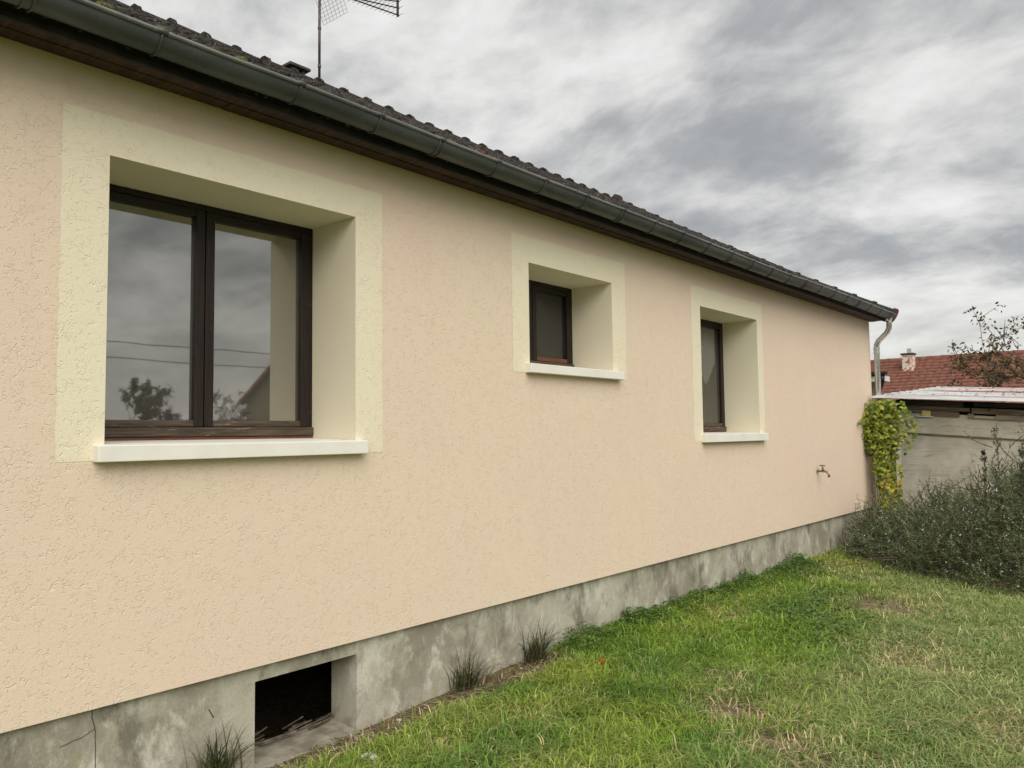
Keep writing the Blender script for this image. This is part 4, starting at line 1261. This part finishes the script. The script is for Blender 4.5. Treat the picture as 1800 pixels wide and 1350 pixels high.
# --- ivy on the shed corner post
iv = empty('ivy', (0.28, 12.5, 0.0), 'yellow green ivy climbing the post between house corner and shed', 'ivy')
m = MB()
q = random.Random(21)
for k in range(6):
    x0_ = 0.26 + q.uniform(-0.08, 0.08)
    pts_, r_ = [], []
    for i in range(9):
        f = i / 8
        pts_.append((x0_ + 0.05 * math.sin(f * 6 + k), 12.58 + q.uniform(-0.03, 0.03), 2.0 * f))
        r_.append(0.014 * (1 - 0.7 * f))
    m.tube(pts_, r_, 5)
m.tube([(0.24, 12.5, 1.45), (0.18, 12.42, 1.65), (0.12, 12.38, 1.95)], [0.008, 0.007, 0.004], 5)
m.tube([(0.0, 12.42, 1.78), (-0.0, 12.30, 1.79), (0.015, 12.05, 1.77)], [0.005, 0.004, 0.002], 5)
m.build('stems', 'twig', iv)
MB().box(0.24, 0.33, 12.62, 12.72, -0.1, 2.02).build('post', 'board_grey', iv)
n = 2300
zz = rng.uniform(0.35, 2.06, n)
zz = np.where(rng.random(n) < 0.45, rng.uniform(1.35, 2.08, n), zz)
wl = np.interp(zz, [0.3, 0.7, 1.0, 1.25, 1.42, 1.58, 1.76, 1.88, 1.98, 2.1], [0.09, 0.12, 0.15, 0.17, 0.25, 0.34, 0.34, 0.28, 0.21, 0.16]) * (0.75 + 0.5 * fbm(zz * 0 + 2, zz, 7.0))
cx_ = np.interp(zz, [0.3, 0.8, 1.3, 1.6, 1.8, 2.08], [0.30, 0.28, 0.25, 0.21, 0.21, 0.29])
u = np.clip(rng.normal(size=n) * 0.55, -1.25, 1.25)
x = cx_ + u * wl
u = np.clip(u, -1, 1)
yb = 12.50 - 0.16 * np.sqrt(1 - u * u) + rng.normal(size=n) * 0.05
x[:14] = 0.03 + rng.random(14) * 0.06; yb[:14] = rng.uniform(12.0, 12.4, 14); zz[:14] = rng.uniform(1.74, 1.82, 14)
# ivy leaf: lobed outline of 7 points around a centre
LO = np.array([(0, 0), (0.42, 0.10), (0.50, 0.42), (0.26, 0.52), (0.0, 1.0), (-0.26, 0.52), (-0.50, 0.42), (-0.42, 0.10)])
D = unit(np.stack([rng.normal(size=n) * 0.5, -0.35 + rng.normal(size=n) * 0.35, -0.8 + rng.normal(size=n) * 0.35], 1))
Nn = unit(np.stack([rng.normal(size=n) * 0.5, -1.0 + rng.normal(size=n) * 0.3, 0.55 + rng.normal(size=n) * 0.4], 1))
U = unit(np.cross(D, Nn))
s_ = rng.uniform(0.03, 0.075, n)
P = np.stack([x, yb, zz], 1)
V = (P[:, None] + U[:, None] * (LO[None, :, 0:1] * s_[:, None, None]) + D[:, None] * (LO[None, :, 1:2] * s_[:, None, None]))
Nc = np.cross(U, D)
V = V - Nc[:, None] * (np.abs(LO[None, :, 0:1]) * s_[:, None, None] * 0.25)
k = np.arange(n) * 8
F = np.stack([k[:, None] + np.array([0, 1, 2, 3, 4, 5, 6, 7])[None]], 0).reshape(-1, 8)
hue = rng.random((n, 1))
c = np.where(hue < 0.50, np.array([0.27, 0.32, 0.045]), np.where(hue < 0.80, np.array([0.14, 0.20, 0.034]), np.array([0.42, 0.42, 0.075])))
low = (zz < 0.95)[:, None] & (rng.random((n, 1)) < 0.28)
c = np.where(low, np.array([0.50, 0.36, 0.045]), c) * rng.uniform(0.65, 1.3, (n, 1))
fast('leaves', V.reshape(-1, 3), F, 'foliage', iv, np.repeat(c, 8, 0))

# --- trees
def tree(loc, h, seed, label, cat_group, crown_r, nlev, leaf_n, leaf_cols, leaf_size, trunk_r, lean=(0, 0), up=0.55):
    r_ = np.random.default_rng(seed)
    root = empty('tree', loc, label, 'tree', cat_group)
    mb = MB()
    tips = []
    def grow(p, dr, ln, rad, lev):
        npt = 5
        pts, cur, dcur = [p], p.copy(), dr.copy()
        for i in range(npt - 1):
            dcur = dcur + r_.normal(size=3) * 0.13 + np.array([0, 0, 0.03])
            dcur /= np.linalg.norm(dcur)
            cur = cur + dcur * ln / (npt - 1)
            pts.append(cur.copy())
        rr = [rad * (1 - 0.55 * i / (npt - 1)) for i in range(npt)]
        mb.tube(pts, rr, 7 if lev == 0 else 5 if lev < 3 else 4, cap=False)
        if lev >= nlev - 2:
            for q_ in pts[1:]:
                tips.append((q_, dcur.copy()))
        if lev < nlev:
            kids = 3 if lev < 1 else r_.integers(2, 5)
            for k in range(kids):
                f = r_.uniform(0.45, 1.0) if k else 1.0
                bp = pts[min(int(f * (npt - 1)), npt - 1)]
                nd = dcur + unit(r_.normal(size=3)) * (0.75 + 0.12 * lev) + np.array([0, 0, up * 0.25])
                nd /= np.linalg.norm(nd)
                grow(bp, nd, ln * r_.uniform(0.60, 0.82), max(rr[-1] * r_.uniform(0.7, 0.95), 0.008), lev + 1)
    d0 = np.array([lean[0], lean[1], 1.0]); d0 /= np.linalg.norm(d0)
    grow(np.array(loc, float), d0, h * 0.34, trunk_r, 0)
    mb.build('trunk', 'bark', root, smooth=True)
    idx = r_.choice(len(tips), size=max(12, len(tips) // 3), replace=False)[r_.integers(0, max(12, len(tips) // 3), leaf_n)]
    P = np.array([tips[i][0] for i in idx]) + r_.normal(size=(leaf_n, 3)) * 0.05
    D = unit(np.array([tips[i][1] for i in idx]) * 0.4 + r_.normal(size=(leaf_n, 3)) + np.array([0, 0, -0.35]))
    L = r_.uniform(0.6, 1.3, leaf_n) * leaf_size
    V, F = leaf_cards(P, D, perp(D), L, L * 0.5)
    lc = np.array(leaf_cols)[r_.integers(0, len(leaf_cols), leaf_n)] * r_.uniform(0.6, 1.4, (leaf_n, 1))
    fast('crown', V, F, 'foliage', root, np.repeat(lc, 4, 0))
    return root
tree((2.95, 20.0, 0), 5.6, 7, 'half bare tree with sparse brown leaves before the red roof', 'trees around the garden', 1.6, 5, 4200, [(0.07, 0.062, 0.028), (0.13, 0.095, 0.036), (0.05, 0.055, 0.025), (0.20, 0.14, 0.045)], 0.085, 0.075, (-0.28, 0))
# trees on the far side of the garden (seen mirrored in the window panes)
tree((23.5, 12.2, 0), 4.5, 15, 'slim leafy tree mirrored in the left window pane', 'trees around the garden', 1.2, 5, 5200, [(0.045, 0.06, 0.025), (0.06, 0.07, 0.03)], 0.12, 0.08)
tree((25.5, 14.5, 0), 2.8, 17, 'short bushy tree mirrored low in the window pane', 'trees around the garden', 1.2, 5, 6500, [(0.04, 0.055, 0.022), (0.07, 0.07, 0.03)], 0.13, 0.07)
tree((26.0, 17.3, 0), 3.9, 19, 'nearly bare tree mirrored in the right window pane', 'trees around the garden', 1.2, 5, 1800, [(0.05, 0.05, 0.025), (0.07, 0.06, 0.03)], 0.11, 0.07)

# ------------------------------------------------------------------ neighbour's house with the red roof
nb_ = empty('neighbour_house', (0, 28, 0), 'low neighbouring house with long red tiled roof behind the shed', 'house')
NX0, NX1, NRY, NRZ = -11.0, 9.0, 28.0, 3.86
npit = R(25)
EY = 24.0
EZ = NRZ - (NRY - EY) * math.tan(npit)
MB().box(NX0 + 0.3, NX1 - 0.3, EY + 0.4, 2 * NRY - EY - 0.4, -0.1, EZ + 0.05).build('wall', 'house_wall_far', nb_)
m = MB()
m.hexa([(NX0, EY, EZ - 0.15), (NX1, EY, EZ - 0.15), (NX1, NRY, NRZ - 0.15), (NX0, NRY, NRZ - 0.15), (NX0, EY, EZ - 0.03), (NX1, EY, EZ - 0.03), (NX1, NRY, NRZ - 0.03), (NX0, NRY, NRZ - 0.03)])
m.hexa([(NX0, NRY, NRZ - 0.15), (NX1, NRY, NRZ - 0.15), (NX1, 2 * NRY - EY, EZ - 0.15), (NX0, 2 * NRY - EY, EZ - 0.15), (NX0, NRY, NRZ - 0.03), (NX1, NRY, NRZ - 0.03), (NX1, 2 * NRY - EY, EZ - 0.03), (NX0, 2 * NRY - EY, EZ - 0.03)])
nr = m.build('roof', 'red_tiles', nb_)
# wavy stepped courses
TLn = 0.25
nc = int((NRY - EY) / math.cos(npit) / TLn)
xs_ = np.arange(NX0, NX1 + 0.01, 0.0525)
wave = 0.022 * np.abs(np.sin((xs_ - NX0) / 0.21 * math.pi)) ** 1.3
Vn, Fn = [], []
kk = 0
for r_i in range(nc + 1):
    v0, v1 = r_i * TLn, (r_i + 1) * TLn + 0.03
    jit = rng.uniform(-0.006, 0.006, len(xs_))
    for (v, h) in ((v0, -0.01), (v0, 0.045), (v1, 0.010)):
        yv = EY + v * math.cos(npit) - (h + wave) * math.sin(npit)
        zv = EZ + v * math.sin(npit) + (h + wave + jit) * math.cos(npit)
        Vn.append(np.stack([xs_, yv, zv], 1))
    nn = len(xs_)
    for rr_ in range(2):
        i0 = kk + rr_ * nn + np.arange(nn - 1)
        Fn.append(np.stack([i0, i0 + 1, i0 + 1 + nn, i0 + nn], 1))
    kk += 3 * nn
tag(fast('tile_courses', np.concatenate(Vn), np.concatenate(Fn), 'red_tiles', nr), kind='stuff')
m = MB()
for k in range(int((NX1 - NX0) / 0.4)):
    x = NX0 + k * 0.4
    m.tube([(x, NRY, NRZ + 0.0), (x + 0.4, NRY, NRZ + 0.0)], [0.115, 0.10], 9)
tag(m.build('ridge_tiles', 'red_tiles', nr), kind='stuff')
m = MB().box(-3.12, -2.80, 27.1, 27.42, 3.2, 3.98)
nch = m.build('chimney', 'peeling_chimney', nb_, bevel=0.015)
MB().box(-3.15, -2.77, 27.07, 27.45, 3.98, 4.03).build('chimney_cap', 'concrete_dark', nch)
MB().tube([(-2.93, 27.26, 4.03), (-2.93, 27.26, 4.18)], 0.065, 10).build('chimney_pot', 'zinc_new', nch)

# ------------------------------------------------------------------ outbuilding whose eave shows beside the downpipe
ob_ = empty('garage', (-3.5, 19, 0), 'outbuilding with white eave and dark gutter just behind the house corner', 'garage')
MB().hexa([(-6.0, 17.35, -0.1), (-1.18, 17.35, -0.1), (-2.6, 20.5, -0.1), (-6.0, 20.5, -0.1), (-6.0, 17.35, 2.62), (-1.18, 17.35, 2.62), (-2.6, 20.5, 2.62), (-6.0, 20.5, 2.62)]).build('wall', 'house_wall_far', ob_)
m = MB().hexa([(-6.2, 17.0, 2.72), (-0.92, 17.0, 2.72), (-2.5, 20.6, 2.72), (-6.2, 20.6, 2.72), (-6.2, 17.0, 2.76), (-0.92, 17.0, 2.76), (-3.6, 19.0, 3.3), (-6.2, 19.0, 3.3)])
m.build('roof', 'concrete_dark', ob_)
MB().box(-6.2, -0.93, 16.99, 17.36, 2.61, 2.715).build('eave_box', 'white_paint', ob_)
m = MB()
vs = []
for x in (-6.2, -0.86):
    for k in range(9):
        an = math.pi + math.pi * k / 8
        vs.append((x, 16.95 + 0.06 * math.cos(an), 2.80 + 0.065 * math.sin(an)))
m.add(vs, [(k, k + 1, k + 10, k + 9) for k in range(8)] + [tuple(range(9, 18))])
m.build('gutter', 'zinc_dark', ob_)
MB().tube([(-0.95, 16.94, 2.70), (-0.96, 16.97, 2.62), (-1.06, 17.2, 2.50), (-1.12, 17.3, 2.42), (-1.12, 17.3, 0.0)], 0.035, 9).build('downpipe', 'metal_dark', ob_, smooth=True)

# ------------------------------------------------------------------ beyond the garden, opposite the wall (mirrored in the panes)
op = empty('gabled_house', (31, 29, 0), 'gabled house across the garden mirrored in the right window pane', 'house')
MB().box(27.2, 34.8, 24.0, 34.0, -0.1, 3.7).add([(27.2, 24.0, 3.7), (34.8, 24.0, 3.7), (31.0, 24.0, 5.9)], [(0, 1, 2)]).build('wall', 'board_grey', op)
m = MB()
m.hexa([(26.9, 23.7, 3.5), (31.0, 23.7, 5.9), (31.0, 34.3, 5.9), (26.9, 34.3, 3.5), (26.9, 23.7, 3.68), (31.0, 23.7, 6.1), (31.0, 34.3, 6.1), (26.9, 34.3, 3.68)])
m.hexa([(31.0, 23.7, 5.9), (35.1, 23.7, 3.5), (35.1, 34.3, 3.5), (31.0, 34.3, 5.9), (31.0, 23.7, 6.1), (35.1, 23.7, 3.68), (35.1, 34.3, 3.68), (31.0, 34.3, 6.1)])
m.build('roof', 'red_tiles', op)
for k, (hx, hy0_, hy1_) in enumerate(((22.5, 9.5, 19.0),)):
    n = 9000
    P = np.stack([hx + rng.normal(size=n) * 0.35, rng.uniform(hy0_, hy1_, n), rng.uniform(0.05, 1.6, n)], 1)
    D = rand_dir(n); L = rng.uniform(0.08, 0.16, n)
    V, F = leaf_cards(P, D, perp(D), L, L * 0.6)
    e = empty('hedge', (hx, (hy0_ + hy1_) / 2, 0), 'dark hedge across the garden mirrored at the foot of the panes', 'hedge')
    fast('foliage', V, F, 'foliage', e, np.repeat(np.array([0.04, 0.055, 0.022]) * rng.uniform(0.6, 1.5, (n, 1)), 4, 0))
for k, (yp) in enumerate((-14.0, 48.0)):
    e = empty('utility_pole', (25.0, yp, 0), ('wooden utility pole across the garden, south of the hedge', 'wooden utility pole across the garden, beyond the gabled house')[k], 'pole')
    MB().tube([(25, yp, -0.2), (25, yp, 6.2)], [0.13, 0.09], 10).build('shaft', 'bark', e, smooth=True)
for k, (zw, lab) in enumerate(((5.15, 'upper overhead wire mirrored across the window panes'), (4.55, 'lower overhead wire mirrored across the window panes'))):
    pts_ = [(25.0, y_, zw + 0.9 * ((y_ - 17.0) / 31.0) ** 2) for y_ in np.linspace(-14, 48, 24)]
    o = MB().tube(pts_, 0.018, 5, cap=False).build('overhead_wire', 'metal_dark')
    tag(o, lab, 'wire')

# ------------------------------------------------------------------ small things on the ground
st = MB().blob((0, 0, 0), 0.048, 77, 8, 5, (1.2, 0.8, 0.30), 0.12)
stv = [(x + 0.36, y + 2.72, z + float(gz(0.36, 2.72)) + 0.022) for x, y, z in st.v]
st.v = stv
tag(st.build('white_stone', 'stone_white', None, origin=(0.36, 2.72, 0.0)), 'whitish flat stone lying in the grass before the cellar opening', 'stone')
zr = float(gz(0.46, 4.7))
m = MB().hexa([(0.43, 4.68, zr + 0.03), (0.485, 4.67, zr + 0.035), (0.495, 4.715, zr + 0.04), (0.44, 4.72, zr + 0.03), (0.432, 4.682, zr + 0.042), (0.487, 4.672, zr + 0.060), (0.493, 4.712, zr + 0.052), (0.442, 4.718, zr + 0.055)])
tag(m.build('red_scrap', 'red_plastic', None, origin=(0.46, 4.7, zr)), 'small red plastic scrap lying in the lawn near the plinth', 'litter')
m = MB()
q = random.Random(3)
for k in range(420):
    y = q.uniform(2.2, 4.7)
    x = 0.0 + abs(q.gauss(0, 0.15)) + 0.01
    r_ = q.uniform(0.003, 0.008) if q.random() < 0.88 else q.uniform(0.010, 0.018)
    m.blob((x, y, float(gz(x, y)) + r_ * 0.3), r_, k, 5, 4, (1.2, 1, 0.7), 0.25)
for k in range(60):
    x, y = q.uniform(1.2, 2.4), q.uniform(3.8, 4.7)
    r_ = q.uniform(0.003, 0.008)
    m.blob((x, y, float(gz(x, y)) + r_ * 0.4), r_, k, 5, 4, (1.2, 1, 0.7), 0.25)
tag(m.build('gravel', 'pebble'), 'scattered pebbles and mortar crumbs along the plinth', 'gravel', kind='stuff')
# straw and dry leaves on the bare soil
n = 3500
y = rng.uniform(2.0, 4.8, n)
x = np.abs(rng.normal(size=n)) * 0.16 + 0.0
xb, yb = rng.uniform(0.8, 2.6, 2500), rng.uniform(3.7, 8.3, 2500)
kp = bare(xb, yb) > 0.45
x, y = np.concatenate([x, xb[kp]]), np.concatenate([y, yb[kp]])
n = len(x)
P = np.stack([x, y, gz(x, y) + rng.uniform(0.004, 0.016, n)], 1)
D = rand_dir(n, -0.15, 0.25)
L = rng.uniform(0.015, 0.07, n)
V, F = leaf_cards(P, D, perp(D), L, np.clip(L * 0.16, 0.002, 0.006))
c = np.array([0.26, 0.20, 0.12]) * rng.uniform(0.35, 1.3, (n, 1))
tag(fast('dry_straw', V, F, 'foliage', col=np.repeat(c, 4, 0)), 'dry straw and dead stalks on the bare soil', 'straw', kind='stuff')
